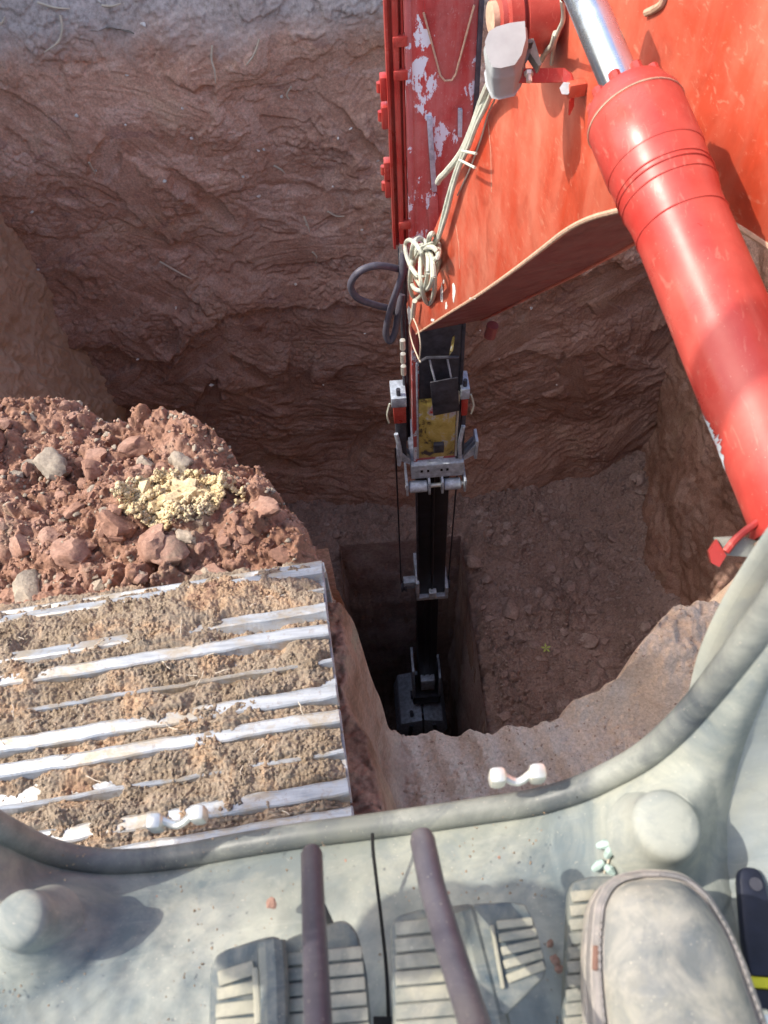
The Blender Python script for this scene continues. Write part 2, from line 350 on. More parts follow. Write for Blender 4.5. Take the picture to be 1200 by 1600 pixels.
def back_disp(s, t):              # s across (x = s-2.9), t height (z = t-5.6)
    x = s-2.9; z = t-5.6
    wx = x+.25*fbm(x*.8, z*.8, 3, 3); wz = z+.20*fbm(x*.9+5, z*.9, 3, 5)
    d = .12*fbm(x*.6, z*.6, 3, 11)
    low = sst(-1.9, -2.7, z)
    q = (1-.5*low)*.075*flakes(wx*1.1, wz*1.3, 5, 21, 6, .16)
    q += .026*flakes(wx*2.6+7, wz*3.0, 4, 31, 6, .14)*(.3+.7*sst(-.2, .3, fbm(x*1.5, z*1.5, 3, 33)))
    bowl = wz - .22*(x+.1)**2 + .05*fbm(x*2, z*2, 3, 43)
    q += low*(.028*flakes(bowl*2.4+.3*x, x*.5, 5, 41, 6, .2)+.010*fbm(bowl*12, x*.6, 4, 44))
    for zc, a, sd in ((-2.05, .09, 51), (-1.05, .02, 52), (-2.75, .05, 53)):
        l = wz-zc+.28*fbm(x*.9, x*0+sd, 4, sd)-.06*x
        q += a*sst(-.02, .03, l)*sst(.55, .05, l)
    q += .008*sst(-.15, .35, fbm(x*1.7, z*1.7, 3, 67))*fbm(x*14, z*14, 4, 61)
    # smooth swipes left by the bucket, with fine tooth grooves
    for cx, cz, an, L, w, o in SMEARS:
        sel = (np.abs(x-cx) < L) & (np.abs(z-cz) < L)
        if not sel.any(): continue
        c, sn = math.cos(an), math.sin(an); a = ((x-cx)*c+(z-cz)*sn)[sel]; b = ((z-cz)*c-(x-cx)*sn)[sel]+.25*a*a
        m = sst(1.0, .80, np.sqrt((a/L)**2+(b/w)**2)+.22*fbm(a*9+cx*7, b*14, 3, 91))
        q0 = q[sel]; q[sel] = q0*(1-m)+m*(np.mean(q0)+o+.0035*np.sin(b*210+2*np.sin(a*4))*pn(a*3, b*30, 93)*2)
    d += q
    d -= .28*sst(-.15, .35, z)*(z+.15)
    d += .004*np.abs(fbm(x*34, z*36, 3, 66))+.014*sst(.05, .45, fbm(x*2.2, z*2.2, 3, 68))*cells(x*14, z*17, 69)
    d += .30*sst(-3.6, -5.2, z)
    return d
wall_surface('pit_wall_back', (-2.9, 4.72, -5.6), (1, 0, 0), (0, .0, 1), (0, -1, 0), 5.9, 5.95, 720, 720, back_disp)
def side_disp(seed, scr=.5):
    def f(s, t):
        wx = s+.3*fbm(s*.8, t*.8, 3, seed); wz = t+.2*fbm(s*.9+5, t*.9, 3, seed+2)
        d = .12*fbm(s*.8, t*.6, 3, seed+4)+.10*flakes(wx*1.3+wz*.3, wz*.9, 5, seed+6, 5, .3)
        d += scr*.03*fbm((s*.8+t*.35)*9, (t*.8-s*.3)*1.2, 4, seed+9)
        return d+.014*fbm(s*13, t*13, 4, seed+12)+.008*np.abs(fbm(s*32, t*34, 3, seed+16))
    return f
# left wall leans out a little; right wall; near walls below the machine
wall_surface('pit_wall_left', (-2.17, .6, -5.6), (-.0, 1, 0), (-.035, 0, 1), (.995, 0, .04), 4.7, 5.75, 300, 380, lambda s, t: .5*side_disp(100, 2.2)(s, t)+.018*fbm(s*22+t*15, t*3-s*3, 4, 109)+.010*fbm(s*24, t*24, 4, 110)+.02*sst(.1, .4, fbm(s*3, t*3, 3, 111))*cells(s*12, t*12, 112)).data.materials[0] = M['litwall']
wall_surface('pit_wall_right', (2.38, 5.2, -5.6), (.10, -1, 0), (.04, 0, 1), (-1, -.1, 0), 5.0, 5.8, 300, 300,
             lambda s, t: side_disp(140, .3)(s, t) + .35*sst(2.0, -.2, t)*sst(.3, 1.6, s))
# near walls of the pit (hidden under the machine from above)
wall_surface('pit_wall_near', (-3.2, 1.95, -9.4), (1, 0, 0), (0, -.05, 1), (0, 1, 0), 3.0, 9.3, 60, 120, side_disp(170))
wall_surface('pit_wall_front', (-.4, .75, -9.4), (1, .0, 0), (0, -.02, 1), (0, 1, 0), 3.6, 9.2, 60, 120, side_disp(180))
# floor of the pit at about -4.6 with the shaft cut out of it
SX0, SX1, SY1 = -.46, .74, 4.06
def floor_h(x, y):
    h = -4.62 + .10*fbm(x*.9, y*.9, 4, 200) + .16*sst(3.6, 4.7, y)*sst(.2, 1.5, x)
    h += .25*sst(1.9, 2.7, x)
    g = sst(-.2, .3, fbm(x*1.3, y*1.3, 3, 219))
    h += .05*flakes(x*2.2, y*2.2, 4, 210, 5, .3)+.03*fbm(x*9, y*9, 5, 212)+(.3+.7*g)*(.05*cells(x*8+fbm(x*9, y*9, 2, 214)*.4, y*8, 215)+.035*cells(x*17, y*17+fbm(x*20, y*20, 2, 217)*.4, 218))
    return h
def patch(name, x0, x1, y0, y1, nx, ny, fn, m, **k):
    X, Y = np.meshgrid(np.linspace(x0, x1, nx), np.linspace(y0, y1, ny), indexing='ij')
    return grid(name, X, Y, fn(X, Y), m, **k)
def shaft_mask(x, y):
    inside = sst(SX0-.005, SX0+.012, x)*sst(SX1+.005, SX1-.012, x)*sst(SY1+.005, SY1-.012, y)
    return inside
def floor_full(x, y):
    dd = np.maximum(np.maximum(SX0-x, x-SX1), y-SY1)
    return floor_h(x, y) - .10*sst(.22, .0, dd)*(1+fbm(x*4, y*4, 3, 224)) - 4.6*shaft_mask(x, y)
patch('pit_floor', -2.6, 3.3, 1.2, 4.9, 560, 400, floor_full, M['rubble'], kind='structure')
# dressed faces of the deep shaft: the clay there is smooth from the grab
def shaft_wall(name, P0, U, w, N, seed):
    def f(s, t):
        tp = 1-.9*sst(4.2, 4.7, t)
        return tp*(.06*fbm(s*1.2, t*.8, 3, seed)+.035*flakes(s*1.6, t*1.0, 4, seed+3, 4, .2)+.02*fbm(s*9, t*1.0, 4, seed+5))+.006*fbm(s*30, t*30, 3, seed+7)
    o = wall_surface(name, P0, U, (0, 0, 1), N, w, 4.76, 120, 220, f); o.data.materials.clear(); o.data.materials.append(M['shaft']); return o
M['shaft'] = soil('grab_smoothed_clay', [(.30, .20, .18), (.40, .30, .28), (.44, .35, .33), (.50, .44, .40)], 2.2, 30, .5, .02)[0]
shaft_wall('shaft_wall_back', (SX0-.0, SY1-.006, -9.3), (1, 0, 0), SX1-SX0, (0, -1, 0), 230)
shaft_wall('shaft_wall_left', (SX0+.006, 1.6, -9.3), (0, 1, 0), SY1-1.6, (1, 0, 0), 240)
shaft_wall('shaft_wall_right', (SX1-.006, 1.6, -9.3), (0, 1, 0), SY1-1.6, (-1, 0, 0), 250)

# ground beyond the pit and round it, out to the horizon
def far_ground():
    mb = MB(); R = 260
    for (a, b, c, d) in ((-R, -3.0, -R, R), (3.0, R, -R, R), (-3.0, 3.0, 5.05, R), (-3.0, 3.0, -R, -1.6)):
        mb.add([(a, c, -.004), (b, c, -.004), (b, d, -.004), (a, d, -.004)], [(0, 1, 2, 3)])
    return mb.build('ground', M['topsoil'], None, False, kind='structure')
M['topsoil'] = soil('grey_topsoil', [(.17, .145, .115), (.28, .24, .20), (.33, .28, .23)], 3, 40, .7, .03)[0]
far_ground()
patch('ground_beyond_pit', -3.2, 3.2, 4.75, 6.6, 260, 90, lambda x, y: .04+.10*fbm(x*1.2, y*1.2, 5, 260)+.02*fbm(x*14, y*14, 4, 262)+.05*sst(4.9, 5.4, y)-.25*sst(5.9, 6.6, y)-.2*sst(2.7, 3.2, np.abs(x)), M['topsoil'], kind='structure')
patch('ground_left_of_pit', -4.4, -2.35, .2, 6.0, 120, 260, lambda x, y: .02+.08*fbm(x*1.2, y*1.2, 5, 265)+.02*fbm(x*14, y*14, 4, 267)-.3*sst(-3.9, -4.4, x)+1.5*sst(-2.45, -3.0, x)*sst(-4.3, -3.6, x)*sst(1.2, 2.0, y)*sst(5.0, 4.2, y), M['topsoil'], kind='structure')  # includes an unseen mound added to keep sun off the pit floor

# near bank: heaped spoil before the track, bank beside it, trodden ledge and the block at the right
ex = np.array([-3.2, -1.45, -1.0, -.72, -.50, -.34, -.24, -.17, -.11, -.07, -.03, .15, .42, .47, .60, .75, .90, 1.1, 1.3, 1.8, 3.0])
ey = np.array([1.75, 1.62, 1.55, 1.47, 1.40, 1.28, 1.15, 1.00, .85, .75, .70, .70, .69, .74, .79, .87, .94, 1.06, 1.25, 1.7, 2.2])
def near_h(x, y):
    ph = (x+.35*y+.02*fbm(x*5, y*5, 3, 340))/.105*2*np.pi
    onl = sst(-.06, .0, x)*sst(.46, .42, x)
    e = np.interp(x, ex, ey) + (.05-.03*onl)*fbm(x*4, y*1.5, 4, 300) + .014*fbm(x*14, y*4, 3, 303) + onl*.002*np.sin(ph)+onl*.012*fbm(x*16, y*3, 4, 346)
    pile = sst(.00, -.20, x)
    top = .65 + .10*fbm(x*2.1, y*2.1, 4, 310) - .06*sst(-.3, -.9, x) - .10*sst(-.35, -.10, x)
    top += .02*np.exp(-((x+.36)**2/.03+(y-1.20)**2/.03)) - .10*sst(-.55, -.28, x)*sst(1.05, 1.3, y) - .10*np.exp(-((x+.70)**2/.006+(y-1.45)**2/.03))
    h = top*pile
    h -= pile*.45*sst(-.16, -.26, x)*sst(.78, .60, y)
    side = sst(-.035, -.10, x+.016*fbm(x*12, y*12, 3, 351)+.06*sst(.55, .3, y)*-1)*sst(.80, .72, y)*.80
    h = np.maximum(h, side*sst(-.5, -.12, x))
    wx = x+.012*fbm(x*30, y*30, 2, 360); wy = y+.012*fbm(x*30+9, y*30, 2, 361)
    big = cells(wx*9, wy*9, 362, 1.0, .30); md = cells(wx*21+3, wy*21, 363, 1.0, .38); sm = cells(wx*48, wy*48, 364, .8, .4)
    h += pile*(.050*big*sst(-.3, .2, fbm(x*3, y*3, 3, 366))+.017*md+.007*sm+.016*fbm(x*22, y*22, 4, 322)+.005*np.abs(fbm(x*90, y*90, 3, 325)))
    blk = sst(.00, .20, y-.70+.30*(x-.46)+.03*fbm(x*5, y*5, 3, 335))*sst(.40, .50, x+.04*fbm(x*5, y*5, 3, 336))
    h += (1-pile)*blk*(.22+.06*fbm(x*3, y*3, 4, 330)+.04*flakes(x*4, y*4, 4, 332, 5, .3)+.02*fbm(x*12, y*12, 4, 334)+.008*fbm(x*40, y*40, 3, 337))
    led = (1-pile)*(1-blk)
    h += led*(.012*np.sin(ph)*(.6+.8*fbm(x*4, y*4, 3, 341))+.005*fbm(x*30, y*30, 4, 342)+.009*fbm(x*8, y*8, 3, 343)+.006*cells(x*34, y*34, 344)*sst(-.1, .3, fbm(x*6, y*6, 3, 347)))
    h += .003*fbm(x*70, y*70, 3, 345)
    drop = sst(0, .03, y-e)*.3 + np.clip(y-e-.01, 0, .7)*9*(1+.25*fbm(x*3, y*3, 3, 350))
    return np.maximum(h - drop, -6)
patch('near_bank', -1.7, 1.55, .10, 2.0, 840, 560, near_h, M['bank'], kind='structure')

# ------------------------------------------------------------------ clods, stones, roots
def chunk_mesh(name, m, seed, n=16, sq=.8, rough=.12, sub=0):
    r = np.random.default_rng(seed); bm = bmesh.new()
    if sub:
        bmesh.ops.create_icosphere(bm, subdivisions=sub, radius=1)
        cuts = [(Vector(r.normal(size=3)).normalized(), r.uniform(.42, .78)) for _ in range(14)]
        off = r.random(3)*50
        for v in bm.verts:
            d = v.co.normalized(); k = 1.0
            for c, h in cuts:
                q = d.dot(c)
                if q > 0: k = min(k, h/q)
            p = np.array(d)*2.2+off
            k *= 1+rough*float(fbm(np.array([p[0]+p[2]*.7]), np.array([p[1]-p[2]*.6]), 4, seed)[0])
            v.co = d*k
    else:
        for _ in range(n):
            p = Vector(r.normal(size=3)).normalized()*r.uniform(.78, 1.05); bm.verts.new(p)
        bmesh.ops.convex_hull(bm, input=bm.verts[:])
        for v in [v for v in bm.verts if not v.link_faces]: bm.verts.remove(v)
    for v in bm.verts: v.co.z *= sq; v.co.x *= r.uniform(.99, 1.01)
    me = bpy.data.meshes.new(name); bm.to_mesh(me); bm.free(); me.materials.append(m)
    if sub: me.polygons.foreach_set('use_smooth', [True]*len(me.polygons)); me.set_sharp_from_angle(angle=math.radians(40))
    return me
def scatter(name, meshes, pts, sizes, parent, jit=1.0):
    for p, s in zip(pts, sizes):
        o = bpy.data.objects.new(name, random.choice(meshes)); SC.collection.objects.link(o)
        if parent is not None: o.parent = parent
        o.location = tuple(map(float, p)); o.rotation_euler = (random.uniform(-.5, .5)*jit, random.uniform(-.5, .5)*jit, random.uniform(0, 6.28))
        o.scale = (s*random.uniform(.75, 1.3), s*random.uniform(.75, 1.15), s*random.uniform(.7, 1.05))
def heap(name, m, pts, sizes, parent, seed=1, n=9, **props):
    """many loose bits joined into one object"""
    r = np.random.default_rng(seed); base = []
    for k in range(6):
        me = chunk_mesh('bit', m, seed*10+k, n=n); base.append((np.array([v.co[:] for v in me.vertices]), [tuple(p.vertices) for p in me.polygons])); bpy.data.meshes.remove(me)
    V = []; Fc = []; off = 0
    for p, s in zip(pts, sizes):
        bv, bf = base[r.integers(6)]; a = r.uniform(0, 6.28); c, sn = math.cos(a), math.sin(a)
        q = bv*np.array([s*r.uniform(.7, 1.3), s*r.uniform(.7, 1.3), s*r.uniform(.6, 1.1)])
        q = np.stack([q[:, 0]*c-q[:, 1]*sn, q[:, 0]*sn+q[:, 1]*c, q[:, 2]], 1)+np.array(p)
        V.append(q); Fc += [tuple(i+off for i in f) for f in bf]; off += len(q)
    V = np.concatenate(V)
    return raw(name, V, Fc, m, parent, True, **props)

bank = bpy.data.objects['near_bank']
clods = [chunk_mesh('clod', M['clod'], 400+i, sub=3, sq=.75, rough=.22) for i in range(6)] + [chunk_mesh('clod', M['clod_grey'], 410+i, sub=3, sq=.7, rough=.22) for i in range(2)]
small = [chunk_mesh('clod', M['clod'], 430+i, n=22) for i in range(5)] + [chunk_mesh('clod', M['clod_grey'], 440+i, n=22) for i in range(2)]
def bank_pts(n, x0, x1, y0, y1, seed, f=None):
    r = np.random.default_rng(seed); x = r.uniform(x0, x1, n*6); y = r.uniform(y0, y1, n*6)
    e = np.interp(x, ex, ey); ok = y < e+.02
    if f is not None: ok &= f(x, y)
    x, y = x[ok][:n], y[ok][:n]; return np.stack([x, y, near_h(x, y)], 1)
P = bank_pts(34, -1.35, -.22, .84, 1.6, 1); scatter('clod', clods, P+np.array([0, 0, .006]), np.random.default_rng(2).uniform(.028, .062, len(P)), bank)
P = bank_pts(230, -1.4, -.20, .80, 1.62, 3); scatter('clod', clods+small, P, np.random.default_rng(4).uniform(.009, .024, len(P)), bank)
P = bank_pts(5200, -1.45, -.08, .76, 1.64, 5); heap('clod_crumbs', M['clod'], P, np.random.default_rng(6).power(.6, len(P))*.008+.002, bank, 5, kind='stuff')
P = bank_pts(900, -1.45, -.10, .76, 1.64, 7); heap('grey_crumbs', M['clod_grey'], P, np.random.default_rng(8).power(.6, len(P))*.009+.002, bank, 7, kind='stuff')
# yellow subsoil lump on the heap
yc = onz(285, 780, .66)
r_ = np.random.default_rng(9); a_ = r_.uniform(0, 6.28, 7000); q_ = np.sqrt(r_.random(7000))
yx = yc[0]+q_*np.cos(a_)*.15; yy = yc[1]+q_*np.sin(a_)*.085
kp = fbm(yx*9, yy*9, 3, 70) > -.30; yx, yy = yx[kp], yy[kp]
yz = near_h(yx, yy)+.004+.022*np.clip(.5+fbm(yx*22, yy*22, 3, 71), 0, 1.2)+r_.random(len(yx))*.008
heap('yellow_soil', M['yellow'], np.stack([yx, yy, yz], 1), r_.power(.35, len(yx))*.0085+.0018, bank, 9, kind='stuff')
scatter('clod', [chunk_mesh('clod', M['yellow'], 460+i, sub=2, rough=.4) for i in range(3)], [(yc[0]+dx, yc[1]+dy, float(near_h(np.array([yc[0]+dx]), np.array([yc[1]+dy]))[0])+.015) for dx, dy in ((-.09, .03), (.02, .0), (.08, .03), (-.03, -.05), (.09, -.02), (-.02, .05))], [.025, .03, .022, .028, .02, .02], bank)
for dx, dy, sc_, k in ((.0, .01, (.085, .055, .030), 0), (-.06, .0, (.05, .04, .024), 1), (.06, -.01, (.045, .035, .022), 2)):
    yb = bpy.data.objects.new('clod', chunk_mesh('clod', M['yellow'], 470+k, sub=4, sq=1, rough=.75)); SC.collection.objects.link(yb); yb.parent = bank
    yb.location = (yc[0]+dx, yc[1]+dy, float(near_h(np.array([yc[0]+dx]), np.array([yc[1]+dy]))[0])-.002); yb.scale = sc_
# ledge crumbs
P = bank_pts(1500, -.02, 1.3, .25, 1.3, 11); heap('ledge_crumbs', M['ledge'], P, np.random.default_rng(12).power(.5, len(P))*.005+.0015, bank, 11, kind='stuff')

floor = bpy.data.objects['pit_floor']
stones = [chunk_mesh('stone', M['stone'], 500+i, sub=2, sq=.7, rough=.15) for i in range(4)] + [chunk_mesh('stone', M['stone'], 510+i, n=20, sq=.75) for i in range(5)]
def floor_pts(n, x0, x1, y0, y1, seed):
    r = np.random.default_rng(seed); x = r.uniform(x0, x1, n*4); y = r.uniform(y0, y1, n*4)
    ok = ~((x > SX0-.1) & (x < SX1+.1) & (y < SY1+.08)); x, y = x[ok][:n], y[ok][:n]; return np.stack([x, y, floor_h(x, y)], 1)
named = [(800, 955, .16), (925, 1000, .13), (890, 1000, .07), (740, 880, .10), (880, 830, .10), (870, 905, .07), (1000, 935, .08), (790, 940, .1), (930, 1060, .12), (845, 1030, .08), (760, 905, .08), (905, 880, .07), (985, 860, .06), (955, 905, .09)]
scatter('stone', stones[:4], [onz(x, y, -4.6)+np.array([0, 0, .0]) for x, y, s in named], [s for _, _, s in named], floor)
P = floor_pts(240, .8, 2.6, 2.0, 4.5, 13); scatter('stone', stones, P, np.random.default_rng(14).power(.7, len(P))*.055+.02, floor)
P = floor_pts(26, -1.2, -.4, 3.2, 4.3, 15); scatter('stone', stones, P, np.random.default_rng(16).power(.7, len(P))*.05+.02, floor)
P = floor_pts(5200, .6, 2.8, 1.8, 4.6, 17); heap('rubble_bits', M['stone'], P, np.random.default_rng(18).power(.5, len(P))*.020+.005, floor, 17, kind='stuff')
P = floor_pts(700, -1.6, -.4, 3.0, 4.5, 19); heap('rubble_bits', M['stone'], P, np.random.default_rng(20).power(.5, len(P))*.024+.005, floor, 19, kind='stuff')

wallb = bpy.data.objects['pit_wall_back']
def on_back(px, py, lift=0.0):
    """point on the back wall seen where the pebble or root sits"""
    Y = 4.5
    for _ in range(6):
        p = ony(px, py, Y); d = float(back_disp(np.array([p[0]+2.9]), np.array([p[2]+5.6]))[0]); Y = .5*Y+.5*(4.72-d)
    return ony(px, py, Y)-np.array([0, lift, 0])
peb = [chunk_mesh('pebble', M['pebble'], 520+i, sub=1, sq=.8, rough=.1) for i in range(3)]
pp = [(155, 0), (285, 168), (196, 194), (404, 234), (412, 232), (548, 200), (528, 215), (405, 305), (258, 282), (50, 330), (565, 358), (275, 480), (462, 443), (492, 404), (300, 215), (225, 36), (198, 115), (60, 420), (150, 265), (380, 275), (520, 290), (590, 250), (330, 600), (505, 600), (750, 515), (570, 520), (215, 560), (120, 180), (480, 350), (440, 150), (830, 480), (780, 560), (870, 600)]
scatter('pebble', peb, [on_back(x, y, .01) for x, y in pp], [random.uniform(.012, .026) for _ in pp], wallb)
for pts in ([(332, 68), (331, 90), (336, 108), (337, 126)], [(95, 20), (98, 40), (92, 62), (70, 78)], [(60, 0), (85, 8), (110, 10)], [(405, 58), (398, 80), (385, 98)], [(475, 335), (482, 352), (484, 360)], [(428, 255), (440, 262), (446, 268)], [(512, 327), (525, 334), (538, 334)], [(488, 390), (495, 398), (493, 408)], [(250, 405), (285, 425), (300, 432)], [(0, 35), (6, 30), (9, 22)], [(140, 250), (150, 268)], [(455, 132), (448, 144), (452, 152)], [(160, 5), (176, 6), (190, 2)]):
    P3 = [on_back(x, y, .025) for x, y in pts]
    mb = MB(); mb.tube(P3, [.007]+[.006]*(len(P3)-2)+[.003], 6, sub=4); mb.build('root', M['root'], wallb)

# ------------------------------------------------------------------ the left track
TY = math.radians(5)
track = thing('crawler_track', 'steel excavator track with worn pale grouser bars caked in yellow mud', 'track', (-.10, .462, 0), (0, 0, TY))
ZT, RI, YI, PIT = .95, .24, .135, .1575
def path(s):     # distance along the track -> (y, z, tilt)
    if s <= YI: return s, ZT, 0.0
    a = (s-YI)/RI
    if a <= math.pi: return YI+RI*math.sin(a), ZT-RI+RI*math.cos(a), -a
    return YI-(s-YI-math.pi*RI), ZT-2*RI, -math.pi
shoe_mb = MB(); shoe_mb.box((-.40, PIT/2, -.006), (.80, PIT-.005, .012), bev=.002)
shoe = raw('track_shoe', shoe_mb.v, shoe_mb.f, M['shoe'], track, base=1)
def bar(y0, y1, h):
    mb = MB(); w = .798; n = 110; xs = np.linspace(-w, -.002, n); V = []; Fc = []
    for x in xs:
        j = .0010*math.sin(x*31+y0*90)+.0006*math.sin(x*77)+.0004*math.sin(x*143+y0*300)
        for (yy, zz) in ((y0-.004, 0), (y0+.002+j, h-.002), (y0+.005+j, h), (y1-.005+j, h), (y1-.001+j, h-.003), (y1+.004, 0)):
            V.append((x, yy, zz+.0003*math.sin(x*33+yy*100) if zz else zz))
    for i in range(n-1):
        for k in range(5): Fc.append((i*6+k, i*6+k+1, (i+1)*6+k+1, (i+1)*6+k))
    Fc.append((0, 1, 2, 3, 4, 5)); Fc.append(tuple((n-1)*6+k for k in (5, 4, 3, 2, 1, 0)))
    return mb.add(V, Fc)
bars = [raw('grouser', b.v, b.f, M['shoe'], shoe, base=1) for b in (bar(.124, .150, .022), bar(.074, .084, .019), bar(.008, .036, .022))]
first = True
for k in range(-9, 12):
    s = k*PIT; y, z, a = path(s); y2, z2, a2 = path(s+PIT); ang = math.atan2(z2-z, y2-y)
    if first: o, bs_ = shoe, bars; first = False
    else:
        o = shoe.copy(); SC.collection.objects.link(o); o.parent = track; bs_ = []
        for b in bars:
            c = b.copy(); SC.collection.objects.link(c); c.parent = o
    o.location = (0, y, z); o.rotation_euler = (ang, 0, 0)
mb = MB(); mb.cyl((-.50, YI, ZT-RI), (-.10, YI, ZT-RI), RI-.06, 40); mb.build('idler_wheel', M['dark'], track) if False else raw('idler_wheel', mb.v, mb.f, M['dark'], track, base=1)
mb = MB(); mb.box((-.30, -1.0, ZT-RI), (.30, 2.0, .42), bev=.04); raw('track_frame', mb.v, mb.f, M['dark'], track, base=1)
# mud caked between the grousers
def mud_h(x, s):
    ph = np.mod(s, PIT); onb = np.zeros_like(s)
    for a, b in ((.124, .150), (.074, .084), (.008, .036)): onb = np.maximum(onb, sst(a-.006, a+.002, ph)*sst(b+.006, b-.002, ph))
    gap = sst(.006, .0, ph)+sst(PIT-.006, PIT, ph)
    n = fbm(x*6, s*9, 4, 600); m = .0185+.012*n+.009*fbm(x*30, s*30, 5, 603, .6)+.003*cells(x*120, s*120, 606, .8, .5)+.004*cells(x*45+fbm(x*40, s*40, 2, 608), s*45, 607, .8, .5)-.003
    lump = np.exp(-((x+.28)**2/.006+(s-.03)**2/.003))+.9*np.exp(-((x+.20)**2/.002+(s+.04)**2/.002))+.8*np.exp(-((x+.30)**2/.004+(s-.21)**2/.0012))+.9*np.exp(-((x+.45)**2/.002+(s+.115)**2/.0006))+.7*np.exp(-((x+.38)**2/.001+(s+.12)**2/.0006))
    m += .014*lump*(1+.6*fbm(x*30, s*30, 3, 610))
    m += .010*sst(.05, .5, fbm(x*5+3, s*6, 3, 625))
    m -= onb*(.009+.007*fbm(x*6, s*14, 4, 612)-.007*sst(.071, .074, ph)*sst(.088, .084, ph))
    m -= .03*sst(-.05, -.0, x+.03*fbm(s*30, x*4, 3, 615))*(.6+.6*pn(s*9, x*0, 616))
    m -= .018*sst(.1, .6, fbm(x*4+9, s*7, 4, 618)) + .006*gap
    return m
xs = np.linspace(-.74, -.004, 500); ss = np.linspace(-.60, .40, 620)
X, S_ = np.meshgrid(xs, ss, indexing='ij'); H = mud_h(X, S_)-.0
pa = np.array([path(v) for v in ss]); y0, z0, a0 = pa[:, 0], pa[:, 1], pa[:, 2]
Yg = y0[None, :]-np.sin(a0)[None, :]*0+(-np.sin(a0))[None, :]*H; Zg = z0[None, :]+np.cos(a0)[None, :]*H
mud = grid('caked_mud', X, Yg, Zg, M['crumb'], track, kind='stuff')
r_ = np.random.default_rng(30); cx = r_.uniform(-.72, -.02, 26000); cs = r_.uniform(-.30, .34, 26000)
ch = mud_h(cx, cs); ok = (ch > .004) & ((ch > .019) | (r_.random(len(ch)) < .55)) & (fbm(cx*14, cs*14, 3, 620) > -.12); cx, cs, ch = cx[ok], cs[ok], ch[ok]
pc = np.array([path(v) for v in cs])
heap('mud_crumbs', M['crumb'], np.stack([cx, pc[:, 0]-np.sin(pc[:, 2])*ch, pc[:, 1]+np.cos(pc[:, 2])*ch], 1), r_.power(.45, len(cx))*.0042+.0012, track, 31, n=7, base=1, kind='stuff')
# straw and rootlets lying in the mud
for k in range(34):
    x = random.uniform(-.56, -.03); s = random.uniform(-.3, .3); a = random.uniform(0, 6.28); L = random.uniform(.008, .03)
    y, z, t_ = path(s); pts = []
    for j in range(4):
        xx = x+math.cos(a)*L*j/3; s2 = s+math.sin(a)*L*j/3; y, z, t_ = path(s2); hh = max(.018, float(mud_h(np.array([xx]), np.array([s2]))[0]))+.003+.006*random.random()
        pts.append((xx+.003*random.random(), y-math.sin(t_)*hh, z+math.cos(t_)*hh))
    mb = MB(); mb.tube(pts, .0008, 4); raw('straw', mb.v, mb.f, M['root'], track, base=1)

# ------------------------------------------------------------------ the telescopic stick hanging in the pit
YS = 3.20
def s_(px, py, dy=0): return ony(px, py, YS+dy)
xl, xr = .238, .518
st = thing('telescopic_stick', 'red chipped telescopic dipper arm hanging upright into the pit with black inner stages', 'excavator arm', (.378, YS+.15, -2.0))
def bx(name, x0, x1, y0, y1, z0, z1, m, bev=.004, par=st, **k):
    mb = MB(); mb.box(((x0+x1)/2, (y0+y1)/2, (z0+z1)/2), (x1-x0, y1-y0, z1-z0), bev=bev); return mb.build(name, m, par, **k)
zc = s_(690, 722)[2]
outer = bx('outer_box', xl, xr, YS, YS+.30, zc, 1.6, M['stick'], .006)
# edge flanges along the front corners
bx('edge_strip', xl-.012, xl+.014, YS-.012, YS+.004, zc, 1.6, M['stick'], .002)
bx('edge_strip', xr-.012, xr+.008, YS-.012, YS+.004, zc, 1.6, M['dark'], .002)
# raised V plate
vp = [s_(660, -60, -.012), s_(662, 20, -.012), s_(688, 118, -.012), s_(695, 125, -.012), s_(706, 124, -.012), s_(712, 115, -.012), s_(741, 8, -.012), s_(742, -60, -.012)]
mb = MB(); mb.prism(vp, (0, .012, 0), .003); mb.build('reinforcing_plate', M['stick'], st)
mb = MB(); mb.tube([s_(x, y, -.014) for x, y in ((662, 20), (688, 118), (695, 126), (706, 125), (712, 116), (741, 8))], .0045, 6); mb.build('weld_bead', M['weld'], st)
# lower reinforcing ribs in the worn area
for pts in (((667, 185), (675, 185), (683, 300), (675, 300)), ((716, 172), (723, 172), (722, 215), (716, 215))):
    mb = MB(); mb.prism([s_(x, y, -.02) for x, y in pts], (0, .02, 0), .003); mb.build('rib', M['steel'], st)
mb = MB(); mb.prism([s_(x, y, -.012) for x, y in ((676, 300), (684, 305), (686, 360), (672, 372), (668, 330))], (0, .012, 0), .003); mb.build('lug', M['stick'], st)
# guide plate and pipes down the left side
zg = s_(615, 388)[2]
bx('side_rail', .160, xl-.012, YS+.02, YS+.05, zg, 1.6, M['cylp'], .003)
bx('rail_edge', .150, .162, YS-.01, YS+.06, zg, 1.6, M['cylp'], .003)
mb = MB(); mb.cyl((.190, YS, zg), (.190, YS, 1.6), .013, 16); mb.build('hydraulic_pipe', M['cylp'], st)
mb = MB(); mb.cyl((.217, YS+.005, zg-.1), (.217, YS+.005, 1.6), .006, 12); mb.build('hydraulic_pipe', M['cylp'], st)
for py in (62, 115, 350): p = s_(628, py); bx('pipe_clamp', .178, .235, YS-.018, YS+.02, p[2]-.02, p[2]+.02, M['cylp'])
mb = MB(); a = s_(623, 385); mb.cyl((.192, YS, zg+.03), (.192, YS, zg-.09), .016, 16); mb.build('hose_fitting', M['zinc'], st)
for py in (135, 180, 265, 290):
    p = s_(606, py, .05); mb = MB(); mb.box((.138, YS+.05, p[2]), (.03, .05, .10), bev=.006); mb.cyl((.120, YS+.05, p[2]-.02), (.120, YS+.05, p[2]+.02), .012, 10); mb.build('guide_bracket', M['cylp'], st)
